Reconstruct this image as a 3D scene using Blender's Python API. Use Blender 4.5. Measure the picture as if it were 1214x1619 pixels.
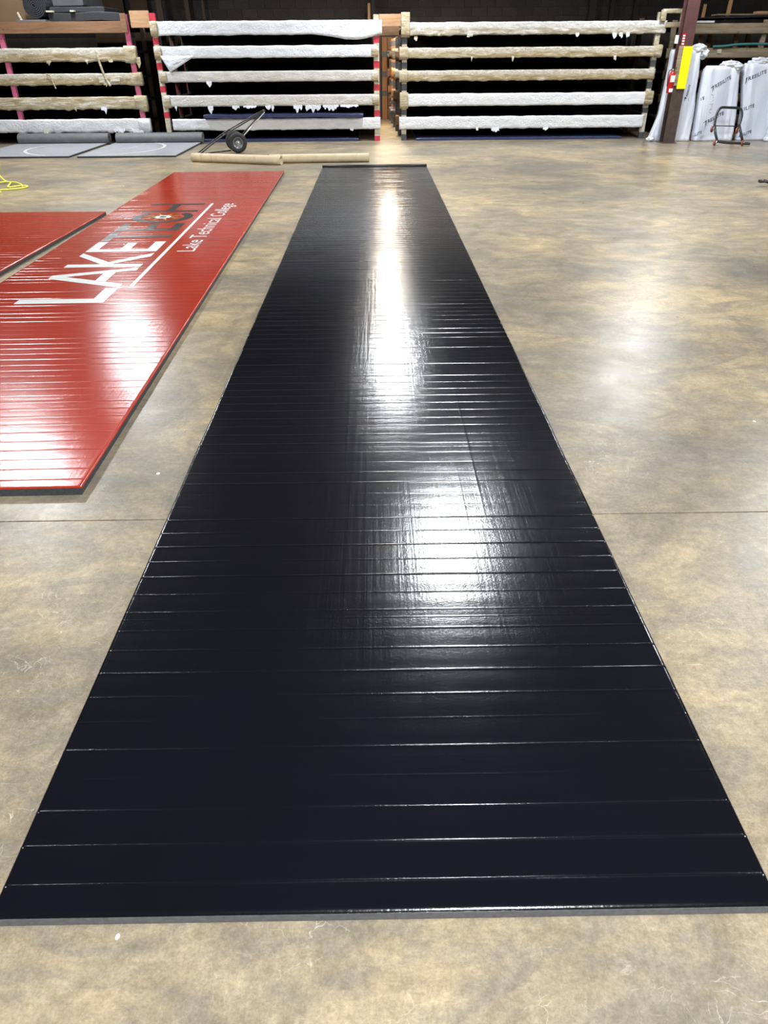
import bpy, bmesh, math, random
from mathutils import Vector, Matrix, noise
from mathutils.bvhtree import BVHTree
random.seed(7)
for o in list(bpy.data.objects): bpy.data.objects.remove(o)
scene = bpy.context.scene
COL = scene.collection
PI = math.pi

# ------------------------------------------------------------------ camera
cam_d = bpy.data.cameras.new('camera'); cam = bpy.data.objects.new('camera', cam_d); COL.objects.link(cam)
P, YAW, ROLL = 0.567247, 0.0086166, -0.0083668
fwd = Vector((math.sin(YAW)*math.cos(P), math.cos(YAW)*math.cos(P), -math.sin(P)))
rt = Vector((math.cos(YAW), -math.sin(YAW), 0)); up = rt.cross(fwd)
r2 = math.cos(ROLL)*rt + math.sin(ROLL)*up; u2 = -math.sin(ROLL)*rt + math.cos(ROLL)*up
mw = Matrix((r2, u2, -fwd)).transposed().to_4x4(); mw.translation = Vector((-0.005, 0, 1.7058))
cam.matrix_world = mw
cam_d.sensor_fit = 'VERTICAL'; cam_d.sensor_height = 24.0
cam_d.lens = 1137.22/1619*24.0
cam_d.clip_start = 0.05; cam_d.clip_end = 200
scene.camera = cam
# ------------------------------------------------------------------ world, exposure
w = bpy.data.worlds.new('world'); scene.world = w; w.use_nodes = True
w.node_tree.nodes['Background'].inputs[0].default_value = (0.75, 0.85, 1, 1)
w.node_tree.nodes['Background'].inputs[1].default_value = 0.02
vs = scene.view_settings
scene.display_settings.display_device = 'sRGB'
vs.view_transform = 'Standard'; vs.look = 'None'; vs.gamma = 1; vs.use_curve_mapping = False; vs.exposure = 0.0
# ------------------------------------------------------------------ high bay lamps (light colour, power) ; fixtures are built below
LAMP_H = 5.0
LAMP_P = 330
LAMPS = [(-6.7, -6.6), (0.85, -6.6), (7.0, -6.6), (-6.7, 1.6), (0.9, -0.6), (7.0, 1.6), (-6.35, 11.6), (1.1, 9.3), (6.8, 9.3), (-6.1, 17.6), (0.4, 17.2), (5.9, 16.0)]
LAMP_COL = (0.93, 0.97, 1.0)
WARM = (0.30, 22.0, 2.93)          # warm lamp over the aisle between the racks
WARM_P = 230

# ------------------------------------------------------------------ material helpers
def mat(name, col, rough=0.6, metal=0.0, spec=0.5):
    m = bpy.data.materials.new(name); m.use_nodes = True
    b = m.node_tree.nodes['Principled BSDF']
    b.inputs['Base Color'].default_value = (*col, 1); b.inputs['Roughness'].default_value = rough
    b.inputs['Metallic'].default_value = metal; b.inputs['Specular IOR Level'].default_value = spec
    return m
class N:
    """small node graph helper"""
    def __init__(s, m):
        s.m = m; s.t = m.node_tree; s.b = s.t.nodes['Principled BSDF']
        s.tc = s.t.nodes.new('ShaderNodeTexCoord')
    def new(s, k): return s.t.nodes.new(k)
    def link(s, a, b): s.t.links.new(a, b)
    def mp(s, scale=(1,1,1), rot=(0,0,0), loc=(0,0,0), src='Object'):
        n = s.new('ShaderNodeMapping'); n.inputs['Scale'].default_value = scale
        n.inputs['Rotation'].default_value = rot; n.inputs['Location'].default_value = loc
        s.link(s.tc.outputs[src], n.inputs['Vector']); return n.outputs[0]
    def noise(s, scale, detail=4, rough=0.55, vec=None, dist=0.0):
        n = s.new('ShaderNodeTexNoise'); n.inputs['Scale'].default_value = scale
        n.inputs['Detail'].default_value = detail; n.inputs['Roughness'].default_value = rough
        n.inputs['Distortion'].default_value = dist
        s.link(vec if vec else s.mp(), n.inputs['Vector']); return n.outputs[0]
    def vor(s, scale, feature='F1', vec=None):
        n = s.new('ShaderNodeTexVoronoi'); n.feature = feature; n.inputs['Scale'].default_value = scale
        s.link(vec if vec else s.mp(), n.inputs['Vector']); return n.outputs['Distance']
    def ramp(s, fac, stops):
        n = s.new('ShaderNodeValToRGB'); cr = n.color_ramp
        while len(cr.elements) < len(stops): cr.elements.new(0.5)
        for e, (p, c) in zip(cr.elements, stops):
            e.position = p; e.color = (*c, 1) if isinstance(c, tuple) else (c, c, c, 1)
        s.link(fac, n.inputs[0]); return n.outputs[0]
    def mix(s, fac, a, b, mode='MIX'):
        n = s.new('ShaderNodeMix'); n.data_type = 'RGBA'; n.blend_type = mode
        if isinstance(fac, (int, float)): n.inputs[0].default_value = fac
        else: s.link(fac, n.inputs[0])
        for i, v in ((6, a), (7, b)):
            if isinstance(v, tuple): n.inputs[i].default_value = (*v, 1)
            else: s.link(v, n.inputs[i])
        return n.outputs[2]
    def math(s, op, a, b=0.0, c=None):
        n = s.new('ShaderNodeMath'); n.operation = op
        for i, v in enumerate([a, b] + ([c] if c is not None else [])):
            if isinstance(v, (int, float)): n.inputs[i].default_value = v
            else: s.link(v, n.inputs[i])
        return n.outputs[0]
    def color(s, c): s.link(c, s.b.inputs['Base Color'])
    def rough(s, c): s.link(c, s.b.inputs['Roughness'])
    def bump(s, h, strength=0.3, dist=0.01, prev=None):
        n = s.new('ShaderNodeBump'); n.inputs['Strength'].default_value = strength; n.inputs['Distance'].default_value = dist
        s.link(h, n.inputs['Height'])
        if prev: s.link(prev, n.inputs['Normal'])
        s.link(n.outputs[0], s.b.inputs['Normal']); return n.outputs[0]

def noisy(name, c1, c2, scale=8, rough=0.6, bump=0.0, bscale=60, metal=0.0, sx=(1,1,1), bdist=0.004):
    m = mat(name, c1, rough, metal); n = N(m)
    n.color(n.ramp(n.noise(scale, 6, 0.6, n.mp(sx)), [(0.3, c1), (0.7, c2)]))
    if bump: n.bump(n.noise(bscale, 4, 0.6, n.mp(sx)), bump, bdist)
    return m

def concrete():
    m = mat('polished concrete', (0.3, 0.23, 0.15), 0.4); n = N(m)
    mp = n.mp()
    big = n.noise(0.55, 5, 0.6, mp, 0.6)
    base = n.ramp(big, [(0.36, (0.200, 0.168, 0.124)), (0.50, (0.305, 0.244, 0.157)), (0.64, (0.44, 0.335, 0.188))])
    mid = n.noise(3.2, 8, 0.68, mp, 1.2)
    base = n.mix(1.0, base, n.ramp(mid, [(0.3, 0.66), (0.5, 0.98), (0.7, 1.30)]), 'MULTIPLY')
    swirl = n.noise(1.3, 9, 0.7, n.mp((1, 2.2, 1), (0, 0, 0.5)), 2.5)
    base = n.mix(n.ramp(swirl, [(0.45, 0.0), (0.6, 0.55)]), base, (0.165, 0.148, 0.122))
    fine = n.noise(38, 6, 0.7, mp)
    base = n.mix(1.0, base, n.ramp(fine, [(0.3, 0.76), (0.7, 1.24)]), 'MULTIPLY')
    base = n.mix(1.0, base, n.ramp(n.noise(140, 5, 0.7, mp), [(0.32, 0.80), (0.68, 1.20)]), 'MULTIPLY')
    # pale scrapes and spalled flecks
    scr = n.noise(7, 9, 0.75, n.mp((1, 3.5, 1), (0, 0, -0.35)), 2.0)
    base = n.mix(n.ramp(scr, [(0.60, 0.0), (0.72, 0.5)]), base, (0.62, 0.54, 0.42))
    arc = n.new('ShaderNodeTexWave'); arc.wave_type = 'RINGS'; arc.inputs['Scale'].default_value = 0.22; arc.inputs['Distortion'].default_value = 3.5; arc.inputs['Detail'].default_value = 3
    n.link(n.mp(loc=(2.3, 4.1, 0)), arc.inputs['Vector'])
    am = n.ramp(n.noise(0.9, 5, 0.65, n.mp(loc=(4, 4, 0))), [(0.50, 0.0), (0.66, 0.5)])
    base = n.mix(n.math('MULTIPLY', n.ramp(arc.outputs['Fac'], [(0.0, 1.0), (0.05, 0.0)]), am), base, (0.13, 0.115, 0.095))
    # thin white crazing lines, only in patches
    cw = n.new('ShaderNodeTexNoise'); cw.inputs['Scale'].default_value = 5; cw.inputs['Detail'].default_value = 5
    n.link(mp, cw.inputs['Vector'])
    wob = n.new('ShaderNodeVectorMath'); wob.operation = 'MULTIPLY_ADD'
    n.link(cw.outputs['Color'], wob.inputs[0]); wob.inputs[1].default_value = (0.25, 0.25, 0); n.link(mp, wob.inputs[2])
    ed = n.vor(21.0, 'DISTANCE_TO_EDGE', wob.outputs[0])
    line = n.ramp(ed, [(0.0, 1.0), (0.018, 0.0)])
    patch = n.ramp(n.noise(1.7, 4, 0.6, n.mp(loc=(3.1, 0.7, 0))), [(0.52, 0.0), (0.66, 0.6)])
    patch2 = n.ramp(n.noise(11, 4, 0.6, mp), [(0.48, 0.0), (0.58, 1.0)])
    base = n.mix(n.math('MULTIPLY', n.math('MULTIPLY', line, patch), patch2), base, (0.74, 0.68, 0.56))
    spk = n.ramp(n.vor(26, 'F1', mp), [(0.0, 1.0), (0.055, 0.0)])
    spm = n.ramp(n.noise(2.3, 5, 0.6, n.mp(loc=(9, 2, 0))), [(0.5, 0.0), (0.62, 0.9)])
    base = n.mix(n.math('MULTIPLY', spk, spm), base, (0.72, 0.66, 0.54))
    dk = n.ramp(n.vor(13, 'F1', n.mp(loc=(5, 5, 0))), [(0.0, 1.0), (0.06, 0.0)])
    dm = n.ramp(n.noise(1.9, 5, 0.6, n.mp(loc=(1, 8, 0))), [(0.52, 0.0), (0.66, 0.8)])
    base = n.mix(n.math('MULTIPLY', dk, dm), base, (0.10, 0.085, 0.07))
    n.color(base)
    n.rough(n.ramp(n.noise(2.4, 7, 0.65, mp, 0.8), [(0.3, 0.27), (0.7, 0.38)]))
    b1 = n.bump(n.noise(9, 8, 0.65, mp, 0.5), 0.35, 0.004)
    n.bump(n.noise(120, 4, 0.6, mp), 0.25, 0.001, b1)
    return m
def vinyl(name, col, rough, col2=None):
    m = mat(name, col, rough, 0, 0.5); n = N(m)
    if col2: n.color(n.ramp(n.noise(1.1, 5), [(0.35, col), (0.65, col2)]))
    g = n.new('ShaderNodeNewGeometry')
    long = n.noise(1.0, 3, 0.6, n.mp((55, 0.6, 1)))
    b1 = n.bump(long, 0.42, 0.0012)
    wav = n.noise(1.0, 3, 0.5, n.mp((3.0, 9, 1)))
    b2 = n.bump(wav, 0.30, 0.0022, b1)
    b3 = n.bump(n.noise(130, 2, 0.6), 0.28, 0.0012, b2)
    n.bump(n.noise(420, 2, 0.7), 0.14, 0.0006, b3)
    n.rough(n.ramp(n.noise(14, 5), [(0.3, rough*0.95), (0.7, rough*1.08)]))
    return m
def wrap_white(name, c1, c2):
    m = mat(name, c1, 0.38); n = N(m)
    n.color(n.ramp(n.noise(5, 6, 0.6, n.mp((1, 1, 3))), [(0.35, c1), (0.7, c2)]))
    b = n.bump(n.noise(9, 6, 0.6, n.mp((1, 1, 1.6), (0, 0.5, 0)), 1.5), 0.6, 0.03)
    n.bump(n.noise(45, 4, 0.6), 0.4, 0.008, b); return m
def wrap_tan(name, c1, c2, c3, pale_top=False):
    m = mat(name, c1, 0.45); n = N(m)
    a = n.ramp(n.noise(6, 8, 0.65, n.mp((.5, 1, 3)), 1.0), [(0.36, c1), (0.52, c2), (0.66, c3)])
    if pale_top:  # wrap turns whiter towards the top, with a noisy boundary
        sp = n.new('ShaderNodeSeparateXYZ'); n.link(n.tc.outputs['Generated'], sp.inputs[0])
        h = n.math('ADD', sp.outputs[2], n.math('MULTIPLY', n.noise(5, 5, 0.6, n.mp((0.6, 1, 1))), 0.5))
        hi = n.ramp(n.noise(16, 6, 0.65, n.mp((.5, 1, 2)), 1.5), [(0.36, tuple(0.55*v for v in c3)), (0.55, c3), (0.70, (0.9, 0.9, 0.9))])
        a = n.mix(n.ramp(h, [(0.76, 0.0), (0.92, 0.85)]), a, hi)
    n.color(a)
    b = n.bump(n.noise(22, 8, 0.7, n.mp(), 1.0), 0.8, 0.03)
    n.bump(n.noise(90, 4, 0.6), 0.5, 0.01, b); return m
def wood(name, c1, c2, axis=0, rough=0.65):
    m = mat(name, c1, rough); n = N(m)
    s = [14, 14, 14]; s[axis] = 1.2
    g = n.noise(1.0, 7, 0.6, n.mp(tuple(s)), 1.0)
    c = n.ramp(g, [(0.35, c1), (0.65, c2)])
    c = n.mix(n.ramp(n.noise(7, 3), [(0.64, 0.0), (0.72, 0.6)]), c, tuple(v*0.35 for v in c1))
    n.color(c); n.bump(g, 0.3, 0.004); return m

M = {}
M['concrete'] = concrete()
M['joint'] = noisy('joint filler', (0.05, 0.045, 0.04), (0.12, 0.105, 0.09), 20, 0.9)
M['black_vinyl'] = vinyl('black vinyl', (0.0030, 0.0032, 0.0055), 0.16, (0.0036, 0.0040, 0.0075))
M['red_vinyl'] = vinyl('red vinyl', (0.36, 0.028, 0.011), 0.17, (0.40, 0.033, 0.013))
M['white_print'] = vinyl('white print', (0.80, 0.82, 0.80), 0.19)
M['black_print'] = vinyl('black print', (0.006, 0.006, 0.007), 0.30)
M['gold_print'] = vinyl('gold print', (0.62, 0.33, 0.08), 0.19)
M['grey_vinyl'] = vinyl('grey vinyl', (0.30, 0.31, 0.34), 0.35, (0.35, 0.36, 0.39))
M['foam'] = noisy('dark foam edge', (0.030, 0.032, 0.035), (0.055, 0.057, 0.060), 60, 0.85, 0.4, 200)
M['foam_grey'] = noisy('charcoal foam backing', (0.013, 0.0135, 0.017), (0.024, 0.025, 0.030), 14, 0.6, 0.3, 120)
M['roll_grey'] = noisy('grey rolled backing', (0.10, 0.103, 0.11), (0.13, 0.133, 0.14), 14, 0.6, 0.2, 120)
M['stack_grey'] = noisy('grey felt', (0.045, 0.045, 0.052), (0.065, 0.065, 0.074), 5, 0.8, 0.3, 40)
M['foam_light'] = noisy('grey foam edge', (0.10, 0.10, 0.11), (0.15, 0.15, 0.16), 60, 0.8, 0.3, 200)
M['plastic_white'] = wrap_white('white plastic wrap', (0.58, 0.60, 0.64), (0.74, 0.75, 0.78))
M['plastic_dirty'] = wrap_white('soiled white wrap', (0.46, 0.44, 0.40), (0.62, 0.61, 0.58))
M['plastic_cloth'] = wrap_white('white cloth wrap', (0.62, 0.625, 0.64), (0.76, 0.76, 0.77))
M['tan_wrap'] = wrap_tan('yellowed wrap', (0.27, 0.195, 0.085), (0.42, 0.33, 0.185), (0.62, 0.57, 0.48), True)
M['tan_crinkle'] = wrap_tan('crinkled yellowed wrap', (0.32, 0.25, 0.13), (0.46, 0.38, 0.24), (0.70, 0.66, 0.58))
M['clear_crinkle'] = wrap_tan('clear crinkled plastic', (0.28, 0.235, 0.15), (0.46, 0.41, 0.31), (0.78, 0.77, 0.76), True)
M['sheet_plastic'] = mat('printed plastic sheet', (0.78, 0.81, 0.90), 0.32); _n = N(M['sheet_plastic'])
_n.color(_n.ramp(_n.noise(4, 4, 0.5, _n.mp((1, 1, .4))), [(0.35, (0.60, 0.64, 0.75)), (0.7, (0.72, 0.75, 0.82))]))
_b = _n.bump(_n.noise(1.0, 4, 0.5, _n.mp((16, 16, 1.6)), 0.6), 0.35, 0.02)
_n.bump(_n.noise(14, 5, 0.6, _n.mp((1, 1, 1)), 1.0), 0.22, 0.012, _b)
M['brown_wood'] = wood('stained board', (0.15, 0.075, 0.035), (0.24, 0.125, 0.06), 0)
M['old_wood'] = wood('weathered board', (0.20, 0.155, 0.095), (0.34, 0.275, 0.18), 0)
M['pine_x'] = wood('pine board', (0.36, 0.20, 0.10), (0.50, 0.30, 0.16), 0)
M['pine_z'] = wood('pine stud', (0.48, 0.24, 0.10), (0.62, 0.36, 0.17), 2)
M['dark_wood_z'] = wood('dark stud', (0.05, 0.030, 0.018), (0.10, 0.06, 0.035), 2)
M['orange_wood_z'] = wood('orange post wood', (0.20, 0.085, 0.03), (0.30, 0.14, 0.05), 2)  # raw orange wood, darker than the pine
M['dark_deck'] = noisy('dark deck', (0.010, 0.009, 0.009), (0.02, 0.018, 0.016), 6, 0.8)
M['cream'] = wrap_tan('cream taped post', (0.40, 0.34, 0.22), (0.62, 0.57, 0.44), (0.76, 0.72, 0.62))
M['red_tape'] = noisy('red tape', (0.45, 0.02, 0.04), (0.58, 0.04, 0.07), 30, 0.4)
M['shaded_red'] = noisy('shaded red tape', (0.12, 0.008, 0.015), (0.17, 0.012, 0.02), 30, 0.6)  # red tape darkened to stand for the shade inside the rack
M['pink_paint'] = noisy('pink paint', (0.55, 0.10, 0.20), (0.68, 0.17, 0.30), 14, 0.6)
M['grey_tape'] = noisy('grey tape', (0.04, 0.042, 0.05), (0.08, 0.082, 0.09), 30, 0.45)
M['navy'] = noisy('navy vinyl', (0.018, 0.023, 0.065), (0.032, 0.040, 0.11), 10, 0.35, 0.3, 14, bdist=0.02)
M['cardboard'] = noisy('brown cardboard', (0.14, 0.085, 0.042), (0.18, 0.11, 0.058), 3, 0.85)
M['kraft'] = noisy('kraft tube', (0.42, 0.33, 0.21), (0.52, 0.42, 0.28), 6, 0.7, 0.2, 40)
_n = N(M['kraft'])
_n.color(_n.mix(_n.ramp(_n.noise(1.0, 4, 0.6, _n.mp((7, 3, 3), (0, 0, 0))), [(0.60, 0.0), (0.70, 0.5)]), _n.ramp(_n.noise(9, 5), [(0.3, (0.56, 0.45, 0.29)), (0.7, (0.66, 0.54, 0.36))]), (0.30, 0.24, 0.16)))
M['block'] = noisy('concrete block', (0.036, 0.032, 0.029), (0.055, 0.049, 0.044), 5, 0.95, 0.6, 60)
_n = N(M['block']); oi = _n.new('ShaderNodeObjectInfo')
_n.color(_n.mix(1.0, _n.ramp(_n.noise(30, 6), [(0.3, (0.050, 0.043, 0.038)), (0.7, (0.075, 0.066, 0.058))]), _n.ramp(oi.outputs['Random'], [(0.0, 0.78), (1.0, 1.12)]), 'MULTIPLY'))
M['mortar'] = noisy('mortar', (0.075, 0.068, 0.06), (0.10, 0.09, 0.08), 9, 0.95)
M['wall_side'] = noisy('painted block wall', (0.20, 0.19, 0.175), (0.26, 0.245, 0.225), 2, 0.9)
M['ceiling'] = noisy('roof deck', (0.10, 0.10, 0.10), (0.15, 0.15, 0.15), 2, 0.8)
M['steel_dark'] = noisy('dark steel', (0.018, 0.014, 0.014), (0.03, 0.024, 0.024), 8, 0.6)
M['white_paint'] = mat('white enamel', (0.7, 0.7, 0.7), 0.5)
M['black_paint'] = noisy('black enamel', (0.014, 0.014, 0.015), (0.03, 0.03, 0.032), 20, 0.35)
M['rubber'] = noisy('tyre rubber', (0.018, 0.018, 0.020), (0.035, 0.035, 0.038), 20, 0.7, 0.3, 60)
M['rim'] = mat('galvanised rim', (0.55, 0.56, 0.58), 0.35, 0.85)
M['chrome'] = mat('bare steel', (0.60, 0.60, 0.60), 0.3, 0.9)
M['caster_red'] = noisy('red-brown caster tread', (0.22, 0.05, 0.035), (0.32, 0.09, 0.06), 20, 0.5)
M['yellow'] = noisy('yellow paint', (0.94, 0.82, 0.0), (0.98, 0.88, 0.01), 8, 0.5)
_n = N(M['yellow'])
_n.color(_n.mix(_n.ramp(_n.noise(16, 4), [(0.70, 0.0), (0.74, 0.8)]), (0.98, 0.86, 0.0), (0.25, 0.16, 0.02)))
M['yellow_cord'] = mat('yellow cord jacket', (0.85, 0.78, 0.08), 0.45)
M['ext_red'] = mat('red enamel', (0.42, 0.012, 0.012), 0.25)
M['label_white'] = mat('white label', (0.80, 0.80, 0.80), 0.5)
M['black_plastic'] = mat('black plastic', (0.012, 0.012, 0.013), 0.4)
M['ink'] = mat('dark print ink', (0.03, 0.035, 0.07), 0.5)
M['pencil'] = mat('grey marker', (0.22, 0.24, 0.30), 0.6)
M['teal'] = mat('teal hose', (0.06, 0.20, 0.20), 0.4)
M['chip'] = mat('white paint chip', (0.85, 0.85, 0.82), 0.6)
_m = bpy.data.materials.new('column paint'); _m.use_nodes = True; M['column'] = _m
_n = N(_m); _n.b.inputs['Roughness'].default_value = 0.5
_sep = _n.new('ShaderNodeSeparateXYZ'); _n.link(_n.tc.outputs['Object'], _sep.inputs[0])
_n.color(_n.mix(_n.ramp(_sep.outputs[2], [(0.0, 1.0), (1.0, 0.0)]) if False else _n.ramp(_n.math('MULTIPLY', _sep.outputs[2], 0.2), [(0.205, 1.0), (0.215, 0.0)]),
                _n.ramp(_n.noise(6, 5), [(0.35, (0.072, 0.027, 0.027)), (0.7, (0.095, 0.036, 0.035))]),
                _n.ramp(_n.noise(9, 8, 0.7, _n.mp((2, 2, 0.8))), [(0.35, (0.050, 0.033, 0.028)), (0.6, (0.085, 0.055, 0.047)), (0.76, (0.26, 0.22, 0.20))])))

# ------------------------------------------------------------------ geometry helpers
def obj(name, bm, m, parent=None, smooth=False):
    me = bpy.data.meshes.new(name); bmesh.ops.recalc_face_normals(bm, faces=bm.faces[:])
    bm.to_mesh(me); bm.free(); me.materials.append(m)
    if smooth:
        for p in me.polygons: p.use_smooth = True
    o = bpy.data.objects.new(name, me); COL.objects.link(o)
    if parent: o.parent = parent
    return o
def thing(name, label, cat, loc=(0,0,0), rz=0.0, group=None):
    o = bpy.data.objects.new(name, None); o.empty_display_size = 0.1; COL.objects.link(o)
    o.location = loc; o.rotation_euler = (0, 0, rz); o['label'] = label; o['category'] = cat
    if group: o['group'] = group
    return o
def tag(o, label, cat, group=None):
    o['label'] = label; o['category'] = cat
    if group: o['group'] = group
    return o
def struct(o): o['kind'] = 'structure'; return o
def add_box(bm, x0, x1, y0, y1, z0, z1, bev=0.0, jit=0.0):
    vs_ = [bm.verts.new((x + random.uniform(-jit, jit), y + random.uniform(-jit, jit), z + random.uniform(-jit, jit)))
           for x in (x0, x1) for y in (y0, y1) for z in (z0, z1)]
    fs = [bm.faces.new([vs_[i] for i in f]) for f in ((0,1,3,2),(4,6,7,5),(0,4,5,1),(2,3,7,6),(0,2,6,4),(1,5,7,3))]
    bmesh.ops.recalc_face_normals(bm, faces=fs)
    if bev:
        es = list({e for f in fs for e in f.edges})
        bmesh.ops.bevel(bm, geom=es, offset=bev, segments=2, affect='EDGES', profile=0.5)
def box(name, x0, x1, y0, y1, z0, z1, m, parent=None, bev=0.004):
    bm = bmesh.new(); add_box(bm, x0, x1, y0, y1, z0, z1, bev); return obj(name, bm, m, parent)
def add_tube(bm, pts, r, n=10, closed=False, caps=True):
    pts = [Vector(p) for p in pts]; rings = []; k = len(pts); ref = None
    for i, p in enumerate(pts):
        if closed: t = pts[(i+1) % k] - pts[i-1]
        else: t = pts[min(i+1, k-1)] - pts[max(i-1, 0)]
        t.normalize()
        if ref is None:
            ref = Vector((0,0,1)) if abs(t.z) < 0.9 else Vector((1,0,0))
        a = (ref - t*ref.dot(t)).normalized(); b = t.cross(a); ref = a
        rr = r[i] if isinstance(r, (list, tuple)) else r
        rings.append([bm.verts.new(p + rr*(math.cos(2*PI*j/n)*a + math.sin(2*PI*j/n)*b)) for j in range(n)])
    m_ = k if closed else k-1
    for i in range(m_):
        A, B = rings[i], rings[(i+1) % k]
        for j in range(n): bm.faces.new((A[j], A[(j+1) % n], B[(j+1) % n], B[j]))
    if caps and not closed:
        bm.faces.new(rings[0][::-1]); bm.faces.new(rings[-1])
def tube(name, pts, r, m, parent=None, n=10, closed=False):
    bm = bmesh.new(); add_tube(bm, pts, r, n, closed); return obj(name, bm, m, parent, True)
def add_lathe(bm, prof, c, axis, n=24):
    axis = Vector(axis).normalized(); ref = Vector((0,0,1)) if abs(axis.z) < 0.9 else Vector((1,0,0))
    a = (ref - axis*ref.dot(axis)).normalized(); b = axis.cross(a); c = Vector(c); rings = []
    for (r, h) in prof:
        rings.append([bm.verts.new(c + axis*h + r*(math.cos(2*PI*j/n)*a + math.sin(2*PI*j/n)*b)) for j in range(n)])
    for i in range(len(rings)-1):
        for j in range(n): bm.faces.new((rings[i][j], rings[i][(j+1) % n], rings[i+1][(j+1) % n], rings[i+1][j]))
    bm.faces.new(rings[0][::-1]); bm.faces.new(rings[-1])
def lathe(name, prof, c, axis, m, parent=None, n=24, smooth=True):
    bm = bmesh.new(); add_lathe(bm, prof, c, axis, n); return obj(name, bm, m, parent, smooth)
def smooth_path(ctrl, per=8):
    out = []; c = [Vector(p) for p in ctrl]; c = [c[0]] + c + [c[-1]]
    for i in range(1, len(c)-2):
        for k in range(per):
            t = k/per
            out.append(0.5*((2*c[i]) + (-c[i-1]+c[i+1])*t + (2*c[i-1]-5*c[i]+4*c[i+1]-c[i+2])*t*t + (-c[i-1]+3*c[i]-3*c[i+1]+c[i+2])*t**3))
    out.append(c[-2]); return out

# ------------------------------------------------------------------ floor: slabs with open joints
floor = box('floor', -17, 17, -12, 27, -0.25, -0.018, M['joint'], bev=0); struct(floor)
g = 0.0035
for (xa, xb) in ((-17, 6.42-g), (6.42+g, 17)):
    for (ya, yb) in ((-12, 2.64-g), (2.64+g, 26.9)):
        s = box('concrete_slab', xa, xb, ya, yb, -0.15, 0.0, M['concrete'], floor, bev=0.002)
# ------------------------------------------------------------------ walls and roof
wb = box('wall_back', -17, 17, 26.05, 26.3, 0, 6.2, M['mortar'], bev=0); struct(wb)
bw, bh = 0.455, 0.222
bm = bmesh.new(); add_box(bm, -bw/2+0.006, bw/2-0.006, -0.012, 0.06, -bh/2+0.006, bh/2-0.006, 0.006)
blk = obj('concrete_block', bm, M['block'], wb)
first = True
for r in range(5):
    z = 2.29 + r*bh
    for c in range(-26, 29):
        x = c*bw + (r % 2)*bw/2
        o = blk if first else blk.copy()
        if not first: COL.objects.link(o)
        first = False
        o.location = (x, 26.04 + random.uniform(-0.003, 0.003), z)
struct(box('wall_left', -17.2, -17, -12, 26.05, 0, 6.2, M['wall_side'], bev=0))
struct(box('wall_right', 17, 17.2, -12, 26.05, 0, 6.2, M['wall_side'], bev=0))
struct(box('wall_front', -17, 17, -12.2, -12, 0, 6.2, M['wall_side'], bev=0))
struct(box('ceiling', -17.2, 17.2, -12.2, 26.3, 6.2, 6.3, M['ceiling'], bev=0))
# ------------------------------------------------------------------ lamps
em = bpy.data.materials.new('lamp lens'); em.use_nodes = True
eb = em.node_tree.nodes['Principled BSDF']; eb.inputs['Emission Color'].default_value = (0.95, 0.98, 1, 1); eb.inputs['Emission Strength'].default_value = 8
def lamp(x, y, z, power, col, sx, sy, label, group, spread=180):
    t = thing('high_bay_light', label, 'light', (x, y, z), 0, group)
    bm = bmesh.new(); add_box(bm, -sx/2-.03, sx/2+.03, -sy/2-.03, sy/2+.03, 0.01, 0.09, 0.01); obj('housing', bm, M['white_paint'], t)
    bm = bmesh.new(); add_box(bm, -sx/2, sx/2, -sy/2, sy/2, 0.0, 0.012, 0.002); obj('lens', bm, em, t)
    for s in (-1, 1): tube('hanger', [(0, s*sy*0.35, 0.08), (0, s*sy*0.35, 6.2-z)], 0.006, M['chrome'], t, 6)
    l = bpy.data.lights.new('lamp', 'AREA'); l.shape = 'RECTANGLE'; l.size = sx; l.size_y = sy; l.energy = power; l.color = col; l.spread = math.radians(spread)
    o = bpy.data.objects.new('lamp', l); COL.objects.link(o); o.parent = t; o.location = (0, 0, -0.01)
for (x, y) in LAMPS:
    lamp(x, y, LAMP_H, LAMP_P*{(0.9, -0.6): 1.7, (1.1, 9.3): 1.25, (5.9, 16.0): 0.95}.get((x, y), 1.0), LAMP_COL, 0.6, 1.2, 'white rectangular high bay light hung from the roof', 'high bay lights in rows under the roof')
lamp(*WARM, WARM_P, (1.0, 0.80, 0.56), 0.5, 1.0, 'warm light hung over the aisle between the two middle racks', None)

lamp(0.35, 20.7, 4.0, 150, (1.0, 0.86, 0.68), 0.5, 1.0, 'added warm light higher over the aisle, filling the streak on the black mat', None)  # added unseen lamp, fills out the warm streak reflected in the mat

# ------------------------------------------------------------------ roll-out mats
def ridge_list(L, pitch, seed):
    rnd = random.Random(seed); out = []; y = pitch*0.75
    while y < L - 0.03:
        out.append((y + rnd.uniform(-0.004, 0.004), rnd.choice([0.35, 0.6, 0.8, 0.9, 1.0, 1.1])))
        if rnd.random() < 0.10: out.append((y + pitch*rnd.uniform(0.4, 0.6), 0.4))
        y += pitch
    return out
def mat_z(t, ridges, amp):
    ys = [r[0] for r in ridges]
    import bisect
    def f(x, y):
        z = t; i = bisect.bisect(ys, y)
        wob = 0.0015*noise.noise((x*2.5, y*3, 3.1)) 
        lo = ys[i-1] if i else 0; hi = ys[i] if i < len(ys) else lo + 0.1
        if hi > lo: z += 0.0006*amp*math.sin(PI*min(1, max(0, (y-lo)/(hi-lo))))
        for k in (i-1, i):
            if 0 <= k < len(ys):
                d = (y + wob - ys[k])/0.0033
                if abs(d) < 4:
                    a = ridges[k][1]*(1.0 + 0.35*noise.noise((x*6, ys[k]*9, 0.3)))
                    z += 0.0013*amp*a*math.exp(-d*d)
        z += 0.0007*noise.noise((x*1.7, y*2.4, 8)) + 0.0016*noise.noise((x*0.6, y*0.9, 4))
        return z
    return f
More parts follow.
